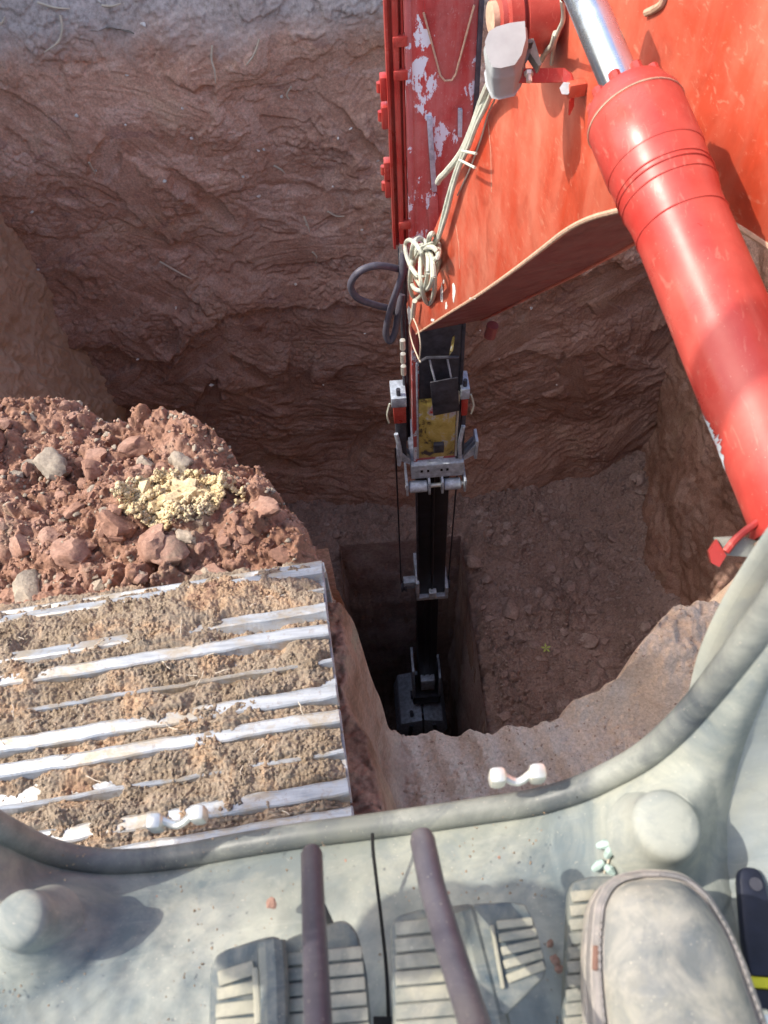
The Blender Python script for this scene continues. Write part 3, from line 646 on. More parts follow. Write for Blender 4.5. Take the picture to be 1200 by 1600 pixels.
# lower left pipe run past the boom nose
zz0, zz1 = s_(620, 400)[2], s_(615, 700)[2]
mb = MB(); mb.cyl((.185, YS+.06, zz0), (.185, YS+.06, zz1), .012, 10); mb.cyl((.205, YS+.09, zz0), (.205, YS+.09, zz1), .012, 10); mb.build('hydraulic_pipe', M['dark'], st)
for py in (545, 566, 585): p = s_(622, py); mb = MB(); mb.cyl((.18, YS+.03, p[2]-.035), (.18, YS+.03, p[2]+.035), .016, 8); mb.build('hose_fitting', M['zinc'], st)
# dark sheet paints in oil and the boom's shade; worn yellow plate below
za, zb = s_(680, 512)[2], s_(680, 612)[2]
bx('wear_shade_plate', xl+.03, xr-.012, YS-.006, YS+.01, zb-.05, za+.3, M['dark'], .002)
zp = s_(680, 712)[2]
bx('wear_shade_plate', xl+.024, xr-.022, YS-.010, YS+.01, zp, zb-.055, M['yplate'], .002)
bx('edge_strip', xl+.010, xl+.022, YS-.016, YS+.01, zp, za-.25, M['steel'], .002)
bx('edge_strip', xr-.018, xr-.006, YS-.016, YS+.01, zp, zb, M['zinc'], .002)
p0, p1 = s_(657, 562), s_(716, 556)
mb = MB(); mb.tube([s_(655, 566, -.03), s_(667, 559, -.05), s_(716, 558, -.05)], .010, 8); mb.build('hanger_bar', M['dark'], st)
for a, b in (((671, 562), (680, 596)), ((699, 560), (706, 596))):
    mb = MB(); mb.tube([s_(*a, -.05), s_(*b, -.07)], .006, 8); mb.build('hanger_rod', M['steel'], st)
mb = MB(); mb.prism([s_(672, 598, -.08), s_(715, 590, -.08), s_(718, 642, -.05), s_(677, 650, -.05)], (0, .008, 0), .002); mb.build('guard_flap', M['dark'], st)
mb = MB(); mb.prism([s_(707, 528, -.03), s_(711, 526, -.03), s_(708, 548, -.05), s_(702, 556, -.05)], (.0, .01, 0), .002); mb.build('lug', M['yplate'], st)
bx('square_block', .358, .424, YS-.04, YS, s_(690, 700)[2], s_(690, 688)[2], M['dark'])
for sx, (a, b, c, d) in ((-1, (611, 634, 612, 628)), (1, (718, 733, 598, 615))):
    q0, q1 = s_(a, d), s_(b, c); bx('roller_bracket', q0[0], q1[0], YS-.05, YS+.10, q0[2], q1[2], M['steel'])
    bx('roller_guard', q0[0]+.012, q1[0]-.004, YS-.035, YS+.10, q0[2]-.17, q0[2]-.004, M['cylp'])
    mb = MB(); mb.cyl(((q0[0]+q1[0])/2, YS-.02, q1[2]-.02), ((q0[0]+q1[0])/2, YS-.02, q1[2]+.05), .013, 8); mb.build('bolt', M['dark'], st)
    mb = MB(); w = q0[0]-.01 if sx < 0 else q1[0]+.01; mb.tube([(w, YS-.03, q0[2]+.02), (w-.02*sx*-1, YS-.04, q0[2]-.07), (w+.01*sx, YS-.03, q0[2]-.16)], .006, 6, sub=4); mb.build('cable_loop', M['wire'], st)
    bx('cylinder_mount', q0[0]+.02, q1[0]-.005, YS+.0, YS+.09, q0[2]-.62, q0[2]-.18, M['dark'])
    mb = MB(); xm = q0[0]+.02 if sx < 0 else q1[0]-.02
    mb.tube([(xm, YS-.01, q0[2]-.3), (xm+.02*-sx, YS-.03, q0[2]-.45), (xm+.01*-sx, YS-.02, q0[2]-.62)], .014, 8, sub=4); mb.build('hose_stub', M['steel'], st)
# collar with rollers
zt, zbm = s_(690, 716)[2], s_(690, 736)[2]
bx('collar', .205, .560, YS-.05, YS+.36, zbm, zt, M['steel'], .006)
for px in (659, 669, 690, 699): p = s_(px, 738, -.053); bx('slot', p[0]-.008, p[0]+.008, YS-.053, YS-.045, zt-.075, zt-.05, M['hole'], .001)
for x0, x1 in ((.185, .315), (.425, .545)):
    mb = MB(); z = zbm-.075; mb.lathe((x0, YS-.06, z), (1, 0, 0), [(0, .03), (.008, .042), (x1-x0-.008, .042), (x1-x0, .03)], 24); mb.build('guide_roller', M['steel'], st)
mb = MB(); mb.cyl((.16, YS-.06, zbm-.075), (.585, YS-.06, zbm-.075), .016, 12); mb.build('roller_axle', M['zinc'], st)
for x in (.172, .325, .415, .570): bx('roller_plate', x-.008, x+.008, YS-.10, YS+.1, zbm-.13, zbm+.0, M['steel'], .003)
for sx, xx in ((-1, .205), (1, .560)):      # cable brackets either side of the collar
    for k in range(3):
        mb = MB(); xo = xx+sx*.085; mb.prism([(xx, YS-.02+.04*k, zt-.02), (xo, YS-.02+.04*k, zt+.05-.0*k), (xo, YS-.02+.04*k, zt+.13), (xo-sx*.02, YS-.02+.04*k, zt+.13), (xx, YS-.02+.04*k, zt+.03)], (0, .008, 0)); mb.build('bracket_plate', M['steel'], st)
    bx('bracket_plate', min(xx+sx*.07, xx+sx*.09), max(xx+sx*.07, xx+sx*.09), YS-.03, YS+.08, zt+.0, zt+.19, M['steel'])
# second stage, black, with cables outside
z2a, z2b = zbm-.005, s_(668, 936)[2]
bx('middle_box', .250, .478, YS+.03, YS+.26, z2b, z2a+.2, M['black'], .010)
mb = MB(); mb.cyl((.364, YS+.018, z2b+.05), (.364, YS+.018, z2a), .010, 10); mb.build('middle_rib', M['black'], st)
bx('edge_strip', .238, .252, YS+.02, YS+.05, z2b, z2a, M['dark'], .002)
for sx, xx, yt, yb in ((-1, .112, 740, 918), (1, .548, 762, 905)):
    mb = MB(); mb.cyl((xx, YS+.10, zt+.02), (xx+(-.012 if sx < 0 else -.03), YS+.10, z2b+.12), .006, 8); mb.build('wire_rope', M['black'], st)
    mb = MB(); zz = z2b+.10; xq = xx+(.01 if sx < 0 else -.045); mb.lathe((xq-.025, YS+.10, zz), (1, 0, 0), [(0, .055), (.012, .055), (.018, .043), (.032, .043), (.038, .055), (.05, .055)], 24); mb.build('pulley', M['dark'], st)
    bx('pulley_arm', min(xq, .364+sx*.13), max(xq, .364+sx*.13), YS+.07, YS+.14, zz-.01, zz+.10, M['steel'])
bx('collar', .225, .505, YS-.01, YS+.30, z2b, z2b+.05, M['steel'], .004)
bx('collar_flange', .225, .252, YS-.01, YS+.30, z2b+.05, z2b+.32, M['steel'], .004)
bx('collar_flange', .478, .505, YS-.01, YS+.30, z2b+.05, z2b+.20, M['steel'], .004)
bx('stop_block', .335, .400, YS-.03, YS+.02, z2b+.04, z2b+.16, M['steel'])
# third stage
z3b = s_(662, 1082)[2]
bx('inner_box', .232, .430, YS+.06, YS+.24, z3b, z2b+.1, M['black'], .010)
for x in (.30, .36): bx('inner_rib', x-.008, x+.008, YS+.045, YS+.062, z3b, z2b, M['black'], .003)
bx('head_block', .255, .405, YS-.02, YS+.06, s_(662, 1076)[2], s_(662, 1062)[2], M['steel'])
bx('head_plate', .165, .190, YS+.0, YS+.28, s_(640, 1098)[2], s_(640, 1050)[2], M['steel'])
bx('head_plate', .455, .480, YS+.0, YS+.28, s_(680, 1098)[2], s_(680, 1060)[2], M['steel'])
bx('head_frame', .165, .480, YS+.0, YS+.28, s_(660, 1100)[2], s_(660, 1090)[2], M['dark'])
# grab
zh = s_(655, 1100)[2]
gb = thing('clamshell_bucket', 'dark steel clamshell grab at the bottom of the deep shaft', 'bucket', (.29, YS+.14, zh-.8))
mb = MB(); mb.cyl((.14, YS+.14, zh-.06), (.50, YS+.14, zh-.06), .05, 16); mb.build('pivot_pin', M['dark'], gb)
def jaw(x0, x1, sx):
    xm = (x0+x1)/2; prof = [(xm-sx*(x1-x0)/2, zh-.12), (xm+sx*(x1-x0)/2, zh-.20), (xm+sx*((x1-x0)/2+.06), zh-.50), (xm+sx*((x1-x0)/2-.02), zh-.80), (xm-sx*(x1-x0)/2, zh-.98)]
    mb = MB(); mb.prism([(a, YS-.16, b) for a, b in prof], (0, .62, 0), .012); o = mb.build('jaw', M['steel'], gb)
    for k in range(4):
        mb = MB(); mb.prism([(xm-sx*(x1-x0)/2-.012, YS-.14+k*.17, zh-.95), (xm-sx*(x1-x0)/2+.012, YS-.14+k*.17, zh-.95), (xm-sx*(x1-x0)/2, YS-.14+k*.17, zh-1.12)], (0, .05, 0)); mb.build('tooth', M['dark'], o)
    mb = MB(); mb.tube([(xm, YS-.18, zh-.2), (xm+sx*.05, YS-.18, zh-.75)], .022, 8); mb.build('rib', M['dark'], o)
jaw(.00, .255, -1); jaw(.275, .50, 1)
mb = MB(); mb.cyl((.13, YS-.08, zh-.02), (.16, YS-.08, zh-.62), .022, 10); mb.build('grab_cylinder', M['dark'], gb)
mb = MB(); mb.cyl((.26, YS-.12, zh-.0), (.265, YS-.14, zh-.95), .012, 10); mb.build('grab_hose', M['hose'], gb)
# hoses looping out at the left of the stick
hs = thing('hydraulic_hose', 'grey hydraulic hose looping out beside the red stick above the boom nose', 'hose', s_(600, 450))
mb = MB(); mb.tube([s_(x, y, d) for x, y, d in ((640, 425, .02), (622, 420, -.03), (590, 415, -.08), (562, 424, -.10), (548, 445, -.10), (558, 465, -.10), (585, 476, -.08), (608, 482, -.05), (622, 490, -.02))], .018, 12, sub=8); mb.build('upper_hose', M['hose'], hs)
mb = MB(); mb.tube([s_(x, y, d) for x, y, d in ((630, 395, -.02), (628, 430, -.06), (616, 465, -.09), (606, 500, -.10), (603, 522, -.10), (609, 533, -.10), (617, 520, -.09), (622, 490, -.07), (628, 460, -.03))], .018, 12, sub=8); mb.build('lower_hose', M['hose'], hs)

# ------------------------------------------------------------------ the boom, its cylinder, lamp and cables
BY = math.radians(9); bn = np.array([math.cos(BY), math.sin(BY), 0]); bu = np.array([-math.sin(BY), math.cos(BY), 0])
tip = ony(650, 522, 2.95)
def bp(px, py, off=0.0): return onp(px, py, tip-bn*off, bn)
def uz(u, z, off=0.0): return tip + bu*(u-tip@bu) + np.array([0, 0, z-tip[2]]) - bn*off
boom = thing('excavator_boom', 'sunlit orange red boom with curved lower edge reaching down over the pit', 'excavator boom', bp(900, 200))
front = [bp(*p) for p in ((636, 498), (634, 478), (650, 425), (690, 330), (728, 225), (765, 120))]
fu = [(p@bu, p[2]) for p in front]
slope = (fu[-1][1]-fu[-2][1])/(fu[-1][0]-fu[-2][0])
up_pt = uz(fu[-1][0]+(2.15-fu[-1][1])/slope, 2.15)
low = [bp(*p) for p in ((650, 522), (700, 490), (745, 462), (795, 427), (840, 393), (880, 362), (915, 343), (955, 331), (1000, 322), (1060, 320), (1130, 342), (1210, 392))]
ul, zl = low[-1]@bu, low[-1][2]
outline = [low[0]]+front+[up_pt, uz(.15, 2.15), uz(.15, zl-.12)]+low[::-1][:-1]
TH = .022; BW = .36
mb = MB(); mb.prism(outline, tuple(bn*TH), .003); mb.build('side_plate', M['boom'], boom)
mb = MB(); mb.prism([p+bn*(BW-TH) for p in outline], tuple(bn*TH), .003); mb.build('side_plate', M['boom'], boom)
def strip(name, pts, w0, w1, m, inset, thick=.014):
    mb = MB(); n = len(pts); V = []
    for i, p in enumerate(pts):
        d = pts[min(i+1, n-1)]-pts[max(i-1, 0)]; nn = np.cross(d, bn); nn /= np.linalg.norm(nn)
        for w, h in ((w0, inset), (w1, inset), (w1, inset+thick), (w0, inset+thick)): V.append(p+bn*w+nn*h)
    Fc = [(0, 1, 2, 3), ((n-1)*4+3, (n-1)*4+2, (n-1)*4+1, (n-1)*4)]
    for i in range(n-1):
        for k in range(4): Fc.append((i*4+k, (i+1)*4+k, (i+1)*4+(k+1) % 4, i*4+(k+1) % 4))
    mb.add(V, Fc); return mb.build(name, m, boom)
def dens(pts, k=6):
    P_, _ = spline([Vector(p) for p in pts], [0]*len(pts), k); return [np.array(p) for p in P_]
sg = 1 if np.cross(low[2]-low[1], bn)[2] > 0 else -1
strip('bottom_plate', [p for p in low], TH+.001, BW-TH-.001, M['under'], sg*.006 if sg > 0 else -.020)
strip('top_plate', front+[up_pt], TH+.001, BW-TH-.001, M['boom'], .012)
mb = MB(); mb.tube([p-bn*.001+bn*.004 for p in low], .006, 8, sub=6); mb.build('weld_bead', M['weld'], boom)
mb = MB(); q = bp(770, 508, -.30); mb.tube([q, q+np.array([-.01, 0, -.07])], .028, 12); mb.build('grease_boss', M['under'], boom)
rr_ = random.Random(5)
for (px, py, w, h_) in ((690, 458, 4, 30), (709, 455, 5, 34), (693, 440, 3, 8), (640, 492, 8, 30), (697, 478, 4, 12), (676, 500, 6, 5), (738, 466, 10, 3)):
    n = 12; pts = [(px+w*.6*math.cos(a)*rr_.uniform(.5, 1.2), py+h_*.5*math.sin(a)*rr_.uniform(.7, 1.15)) for a in np.linspace(0, 2*math.pi, n, endpoint=False)]
    mb = MB(); mb.add([bp(x, y, .0012) for x, y in pts], [tuple(range(n))]); mb.build('paint_chip', M['chip'], boom, False)
for (x0, y0, x1, y1) in ((762, 180, 768, 300), (712, 350, 718, 420)):
    mb = MB(); mb.tube([bp(x0, y0, .0003), bp((x0+x1)/2+2, (y0+y1)/2, .0003), bp(x1, y1, .0003)], .0009, 4); mb.build('scratch', M['weld'], boom)
# pin boss at the cylinder head
pb = bp(868, 12); mb = MB(); mb.lathe(pb+bn*.01, -bn, [(0, .060), (.10, .060), (.10, .075), (.125, .075), (.125, .052), (.135, .050), (.137, .0)], 40); mb.build('pin_boss', M['cylp'], boom)
mb = MB(); mb.lathe(pb-bn*.126, -bn, [(0, .030), (.012, .030), (.014, .0)], 20); mb.build('pin_end', M['weld'], boom)
mb = MB(); mb.tube([bp(*p, .002) for p in ((1010, 20), (1035, 5), (1045, -30))], .006, 8, sub=5); mb.build('weld_bead', M['weld'], boom)

cyl = thing('boom_cylinder', 'big red hydraulic cylinder with chrome rod beside the boom', 'hydraulic cylinder', bp(1100, 440, .14))
A = bp(940, 60, .14); B_ = bp(1181, 630, .14); ax = (B_-A)/np.linalg.norm(B_-A)
def along(py):     # distance along the axis where it crosses image row py
    lo, hi = -1.0, 2.0
    for _ in range(50):
        m_ = (lo+hi)/2; v = A+ax*m_-CAM; y = 800-F*(v@upv)/(v@fwd)
        if y < py: lo = m_
        else: hi = m_
    return lo
t_r0, t_g, t_g2, t_n, t_e = along(-20), along(152), along(262), along(345), along(822)
mb = MB(); mb.lathe(A, ax, [(t_r0-.05, .0275), (t_g+.02, .0275)], 48); mb.build('chrome_rod', M['chrome'], cyl)
mb = MB(); mb.lathe(A, ax, [(t_g, .028), (t_g, .050), (t_g+.006, .057), (t_g+.030, .066), (t_g+.032, .0672), (t_g2-.004, .0672), (t_g2, .0662)], 64); gl = mb.build('gland', M['cylp'], cyl)
perp = np.cross(ax, bn); perp /= np.linalg.norm(perp); per2 = np.cross(ax, perp)
for k in range(10):
    a = 2*math.pi*k/10; c = A+ax*(t_g-.002)+(perp*math.cos(a)+per2*math.sin(a))*.047; mb = MB(); mb.cyl(c-ax*.006, c+ax*.012, .0085, 8); mb.build('gland_bolt', M['cylp'], gl)
mb = MB(); tt = t_g+.040; mb.tube([A+ax*tt+(perp*math.cos(a)+per2*math.sin(a))*.0675 for a in np.linspace(0, 2*math.pi, 61)], .0012, 6); mb.build('seal_line', M['weld'], cyl)
dt = t_n-t_g2
for tr_, rr2 in ((t_g2+.33*dt, .0640), (t_g2+.42*dt, .0643), (t_g2+.60*dt, .0634), (t_n+.012, .0600)):
    mb = MB(); mb.tube([A+ax*tr_+(perp*math.cos(a)+per2*math.sin(a))*rr2 for a in np.linspace(0, 2*math.pi, 61)], .0014, 6); mb.build('weld_ring', M['cylp'], cyl)
mb = MB(); mb.lathe(A, ax, [(t_g2, .0655), (t_g2+.2*dt, .0650), (t_g2+.32*dt, .0637), (t_g2+.40*dt, .0642), (t_g2+.55*dt, .0628), (t_g2+.63*dt, .0634), (t_g2+.85*dt, .0605), (t_n, .060), (t_e-.012, .060), (t_e-.008, .0625), (t_e, .0625), (t_e, .001)], 72); mb.build('barrel', M['cylp'], cyl)
mb = MB(); mb.lathe(A, ax, [(t_e+.001, .055), (t_e+.004, .064), (t_e+.010, .064), (t_e+.012, .05), (t_e+.05, .04), (t_e+.06, .0)], 48); mb.build('end_cap', M['weld'], cyl)
dl = float((A+ax*t_e-CAM)@fwd)
def cl(px, py, dd=0.0): return ond(px, py, dl+dd)
mb = MB(); mb.tube([cl(*p, -.004) for p in ((1134, 862), (1150, 842), (1172, 824), (1200, 806), (1240, 790))], .0045, 8, sub=4); mb.build('clamp_strap', M['cylp'], cyl)
mb = MB(); mb.prism([cl(*p) for p in ((1108, 862), (1120, 843), (1135, 868), (1124, 886), (1112, 880))], tuple(fwd*.02+rgt*.006)); mb.build('lug', M['cylp'], cyl)
mb = MB(); mb.prism([cl(*p, .004) for p in ((1122, 840), (1160, 838), (1200, 850), (1190, 872), (1133, 868))], tuple(fwd*.016), .0015); mb.build('lug_arm', M['rim'], cyl)
# flaked primer on the barrel's shaded flank
mb = MB(); rr = np.random.default_rng(55); V = []; n = 34; side = -bn+0*fwd
vd = A+ax*along(670)-CAM; vd = vd/np.linalg.norm(vd); lat = np.cross(ax, vd); lat /= np.linalg.norm(lat)
if lat@rgt > 0: lat = -lat
toc = np.cross(lat, ax); toc /= np.linalg.norm(toc)
if toc@vd > 0: toc = -toc
for q in range(n):
    tq = along(622)+(along(716)-along(622))*q/(n-1); wq = (.30+.45*(q/n))*(.75+.5*rr.random())*math.sin(math.pi*min(1, .08+q/n*1.05))**.4
    for a in (-.25, .0+wq*.5, wq): V.append(A+ax*tq+(lat*math.cos(a)+toc*math.sin(a))*.0606)
Fc = []
for q in range(n-1):
    for k in range(2): Fc.append((q*3+k, q*3+k+1, (q+1)*3+k+1, (q+1)*3+k))
mb.add(V, Fc); mb.build('bare_primer', plain('bare_primer', (.50, .54, .58), .6), cyl, False)
# rod eye round the boss
mb = MB(); mb.lathe(pb-bn*.02, -bn, [(0, .062), (0, .078), (.06, .078), (.06, .062)], 40)
ro = mb.build('rod_eye', M['cylp'], cyl)
mb = MB(); mb.lathe(A, ax, [(t_r0-.06, .034), (t_r0-.005, .032), (t_r0, .0276)], 32); mb.build('rod_collar', M['cylp'], cyl)

# lamp on its bracket
L0 = bp(914, 136); out = -bn
lamp = thing('work_lamp', 'grey plastic work lamp seen from behind on a red angle bracket on the boom', 'work lamp', L0)
def lp(px, py, off): return bp(px, py, off)
mb = MB(); mb.box(L0+out*.018, (.036, .020, .026), Matrix.Rotation(BY, 3, 'Z'), .002); mb.build('mount_block', M['boom'], lamp)
dL = float((L0-CAM)@fwd)
def ld(px, py, dd=0.0): return ond(px, py, dL+dd)
mb = MB()
ex_ = [ld(805, 107), ld(880, 106), ld(892, 115), ld(897, 130), ld(896, 143), ld(889, 158)]
arm = [Vector(p) for p in ex_]; V = []; 
for i, p in enumerate(arm):
    V += [p[:], (p+Vector(bu)*.0 + Vector((0, -.010, -.022)))[:], (p+Vector((.003, -.010, -.024)))[:], (p+Vector((.003, .001, -.001)))[:]]
Fc = [(0, 1, 2, 3), (23, 22, 21, 20)]
for i in range(5):
    for k in range(4): Fc.append((i*4+k, (i+1)*4+k, (i+1)*4+(k+1) % 4, i*4+(k+1) % 4))
mb.add(V, Fc); mb.build('angle_bracket', M['cylp'], lamp, False)
mb = MB(); mb.cyl(ld(826, 112), ld(827, 128), .006, 10); mb.cyl(ld(826, 112), ld(826, 118), .009, 6); mb.build('bracket_bolt', M['zinc'], lamp)
mb = MB(); mb.cyl(ld(884, 138, -.01), ld(884, 138, .02), .012, 6); mb.build('bracket_nut', M['zinc'], lamp)
hous = [(762, 60), (775, 52), (800, 45), (824, 42), (826, 70), (818, 100), (806, 118), (780, 124), (768, 122), (758, 100), (755, 78)]
fr = [ld(x, y, -.03) for x, y in hous]; cen = sum(fr)/len(fr); bk = [cen+(p-cen)*.86+np.array([.006, .02, -.055]) for p in fr]; fr2 = [cen+(p-cen)*.80+np.array([-.004, -.012, .022]) for p in fr]
V = [*fr2, *fr, *bk]; n = len(hous); Fc = [tuple(range(n)), tuple(range(3*n-1, 2*n-1, -1))]
for l in range(2):
    for k in range(n): Fc.append((l*n+k, l*n+(k+1) % n, (l+1)*n+(k+1) % n, (l+1)*n+k))
mb = MB(); mb.add(V, Fc); h = mb.build('lamp_housing', M['lamp'], lamp)
sb = h.modifiers.new('round', 'BEVEL'); sb.width = .004; sb.segments = 3; sb.limit_method = 'NONE'
for a, b, c, d in (((803, 62), (814, 108), (818, 107), (809, 60)), ((835, 62), (828, 82), (842, 104), (846, 100))):
    mb = MB(); mb.prism([ld(*p, -.02) for p in (a, b, c, d)], (0, .012, -.02)); mb.build('yoke', M['rim'], lamp, False)
mb = MB(); mb.prism([ld(*p, -.01) for p in ((808, 63), (834, 60), (834, 66), (808, 70))], (0, .012, -.02)); mb.build('yoke', M['rim'], lamp, False)
mb = MB(); mb.prism([ld(*p, .01) for p in ((810, 68), (833, 66), (828, 88), (822, 98), (814, 88))], (0, .010, -.01)); mb.build('yoke', M['lamp'], lamp, False)
mb = MB(); mb.cyl(ld(803, 77, -.02), ld(798, 77, -.02), .007, 8); mb.build('yoke_bolt', M['zinc'], lamp)
# pale cables down the boom edge, with the tied coil at the nose
cb = thing('cable_bundle', 'pale grey cables tied along the boom edge and coiled near its nose', 'cable', bp(700, 300, .03))
def bt(pts, r, off=.03, name='cable', m=None, sub=7):
    mb = MB(); mb.tube([bp(p[0], p[1], p[2] if len(p) > 2 else off) for p in pts], r, 8, sub=sub); return mb.build(name, m or M['wire'], cb)
bt([(772, 118, .06), (765, 140), (750, 175), (735, 215), (715, 262), (700, 310), (690, 350), (683, 375), (668, 395)], .009)
bt([(770, 120, .05), (752, 160), (738, 200), (720, 240), (698, 268), (688, 278), (684, 285)], .011)
bt([(776, 122, .05), (762, 160), (745, 195), (732, 230), (718, 262), (708, 295), (698, 335), (686, 372)], .007)
bt([(782, 120, .04), (775, 150, .012), (762, 180, .008), (752, 215, .006), (735, 262, .006), (722, 290, .006), (715, 305, .006)], .0025)
bt([(769, 128), (758, 158), (742, 185), (728, 232), (712, 270), (702, 318), (688, 360), (672, 385), (655, 410)], .006)
for ox, oy, w, hgt, tl in ((660, 412, 16, 40, .12), (655, 425, 14, 42, -.1), (668, 430, 11, 45, .05), (650, 405, 13, 30, .35), (664, 420, 20, 34, -.25), (678, 385, 8, 20, .1)):
    pts = [(ox+w*math.cos(a)+tl*hgt*math.sin(a), oy+hgt*math.sin(a), .03+.03*math.sin(a*2+ox)) for a in np.linspace(0, 2*math.pi, 13)]
    bt(pts, .010, sub=4)
bt([(648, 470), (646, 485), (645, 495)], .012)
bt([(645, 495, .03), (640, 512, .03), (644, 535, .03), (652, 556, .03), (657, 566, .03)], .0035, m=M['root'])
bt([(645, 495, .03), (653, 515, .03), (657, 540, .03), (655, 562, .03)], .0035, m=M['root'])
for a in ((652, 388, 676, 378), (640, 425, 662, 432), (718, 250, 742, 262), (722, 236, 744, 240)): bt([(a[0], a[1], .05), ((a[0]+a[2])/2, (a[1]+a[3])/2, .055), (a[2], a[3], .05)], .004, name='cable_tie')
bt([(868, 52, .05), (862, 72, .04), (852, 82, .03), (846, 94, .02)], .006)
bt([(878, 0, .10), (880, 30, .08), (872, 50, .06), (866, 70, .03), (862, 100, .01)], .004)

# ------------------------------------------------------------------ the cab: floor, rim, corner panels, bosses
ZF = 1.45
cab = thing('operator_cab', 'dusty grey green rubber cab floor with rounded black edge trim above the pit', 'cab floor', (0, 0, ZF))
def rp(px, py):     # the front opening's frame lies in an upright plane raked slightly forward
    return onp(px, py, (0, .185, ZF), (0, 1, -.18))
rim_px = [(-230, 1130), (-120, 1215), (-40, 1268), (20, 1303), (75, 1329), (135, 1343), (200, 1346), (280, 1338), (380, 1320), (480, 1304), (580, 1291), (680, 1277), (760, 1265), (830, 1254), (890, 1238), (945, 1215), (995, 1188), (1040, 1153), (1085, 1108), (1130, 1052), (1180, 985), (1240, 900), (1330, 770)]
RP = [rp(*p) for p in rim_px]
mb = MB(); mb.tube(RP, .0125, 16, sub=8); mb.build('edge_trim', M['rim'], cab)
RD, _ = spline([Vector(p) for p in RP], [0]*len(RP), 16); RD = np.array([p[:] for p in RD])
BOSS = []
for px_, py_, r1_, r0_, h_, lf_ in ((2, 1428, .0225, .058, .082, 0), (1040, 1290, .0265, .056, .074, .008)):
    t_ = onz(px_, py_, ZF+h_+lf_); BOSS.append((t_[0], t_[1], r1_, r0_, h_))
def flare(x, y):
    o = 0
    for bx_, by_, r1, r0_, h in BOSS:
        d = np.sqrt((x-bx_)**2+(y-by_)**2); o = o+h*.55*np.clip((r0_-d)/(r0_-r1), 0, 1)**1.35+.002*sst(r0_*1.5, r0_*1.42, d)
    return o
def fz0(x, y): return ZF + 1.1*sst(.33, .66, x-.05*(y)) + .9*sst(-.52, -.85, x) + .0035*fbm(x*9, y*9, 4, 700)+.0015*fbm(x*40, y*40, 3, 702)
def fz(x, y): return fz0(x, y)+flare(x, y)
ng = 300; tg = np.linspace(0, 1, ng)**1.25
Xg = np.repeat(RD[:, 0:1], ng, 1)+0*tg; Yg = RD[:, 1:2]-tg[None]*(RD[:, 1:2]+.55)
hz = fz0(Xg, Yg); dd = (RD[:, 1:2]-Yg); Zg = hz+(RD[:, 2:3]-.006-hz)*np.exp(-(dd/.070)**1.6)+flare(Xg, Yg)*sst(.0, .02, dd)
i0 = int(len(RD)*.70)
grid('floor_mat', Xg[:i0+1], Yg[:i0+1], Zg[:i0+1], M['mat'], cab).location = (0, 0, -ZF)
grid('corner_panel', Xg[i0:], Yg[i0:], Zg[i0:], M['mat'], cab).location = (0, 0, -ZF)
def onfloor(px, py, lift=0.0):
    z = ZF
    for _ in range(8): p = onz(px, py, z+lift); z = float(fz(np.array([p[0]]), np.array([p[1]]))[0])
    return p
def seam(pts, r=.0022, m=None, lift=.0015, name='mat_seam'):
    mb = MB(); mb.tube([onfloor(x, y, lift) for x, y in pts], r, 6, sub=6); return mb.build(name, m or M['hole'], cab)
seam([(582, 1302), (583, 1330), (590, 1390), (596, 1440), (604, 1520), (608, 1620)], .0016)
# moulded bosses over the mounting bolts
for bx_, by_, r1, r0_, h in BOSS:
    kk = np.argmin((Xg-bx_)**2+(Yg-by_)**2); zb = float(Zg.ravel()[kk])-h*.55
    prof = [(h*.25, r1*1.55), (h*.50, r1*1.30), (h*.60, r1*1.17), (h*.75, r1*1.10), (h*.88, r1*1.07), (h-.005, r1*1.0), (h-.0015, r1*.86), (h, r1*.6), (h+.0008, r1*.2), (h+.001, 0)]
    mb = MB(); mb.lathe((bx_, by_, zb), (0, 0, 1), prof, 48); mb.build('moulded_boss', M['mat'], cab)
arc = [onfloor(x, y, .001) for x, y in ((900, 1245), (945, 1218), (1000, 1203), (1050, 1203), (1095, 1224), (1125, 1258), (1140, 1292))]
mb = MB(); mb.tube(arc, .0018, 6, sub=6); mb.build('mat_seam', M['hole'], cab)
# right inner panel and the pale pillar trim
pt = [(1078, 1088), (1085, 1040), (1105, 985), (1140, 915), (1190, 838), (1260, 740)]
pr = [(1100, 1096), (1128, 1050), (1165, 995), (1215, 930), (1290, 850), (1360, 780)]
dpt = [.80, .77, .73, .68, .62, .55]
V = []; 
for (a, b, d) in zip(pt, pr, dpt):
    p, q = ond(*a, d), ond(*b, d-.0); m_ = (p+q)/2; nn = fwd*-.020
    V += [p, p+nn*.55+(m_-p)*.15, m_+nn, q+nn*.55+(m_-q)*.15, q, q-nn*.4, p-nn*.4]
Fc = []
for i in range(5):
    for k in range(7): Fc.append((i*7+k, (i+1)*7+k, (i+1)*7+(k+1) % 7, i*7+(k+1) % 7))
Fc.append(tuple(range(6, -1, -1))); Fc.append(tuple(35+k for k in range(7)))
mb = MB(); mb.add(V, Fc); o = mb.build('pillar_trim', M['panel'], cab); md = o.modifiers.new('s', 'SUBSURF'); md.levels = md.render_levels = 2
qx = np.linspace(0, 1, 24)[:, None]
sp2 = np.stack([Xg[-1][None]+.22*qx**.8*(1+0*Yg[-1][None])-.004, Yg[-1][None]+0*qx, Zg[-1][None]+.50*qx**1.25-.001+.006*fbm(qx*4+0*Yg[-1][None], Yg[-1][None]*6+0*qx, 3, 720)])
grid('side_panel', sp2[0], sp2[1], sp2[2], M['panel'], cab).location = (0, 0, -ZF)
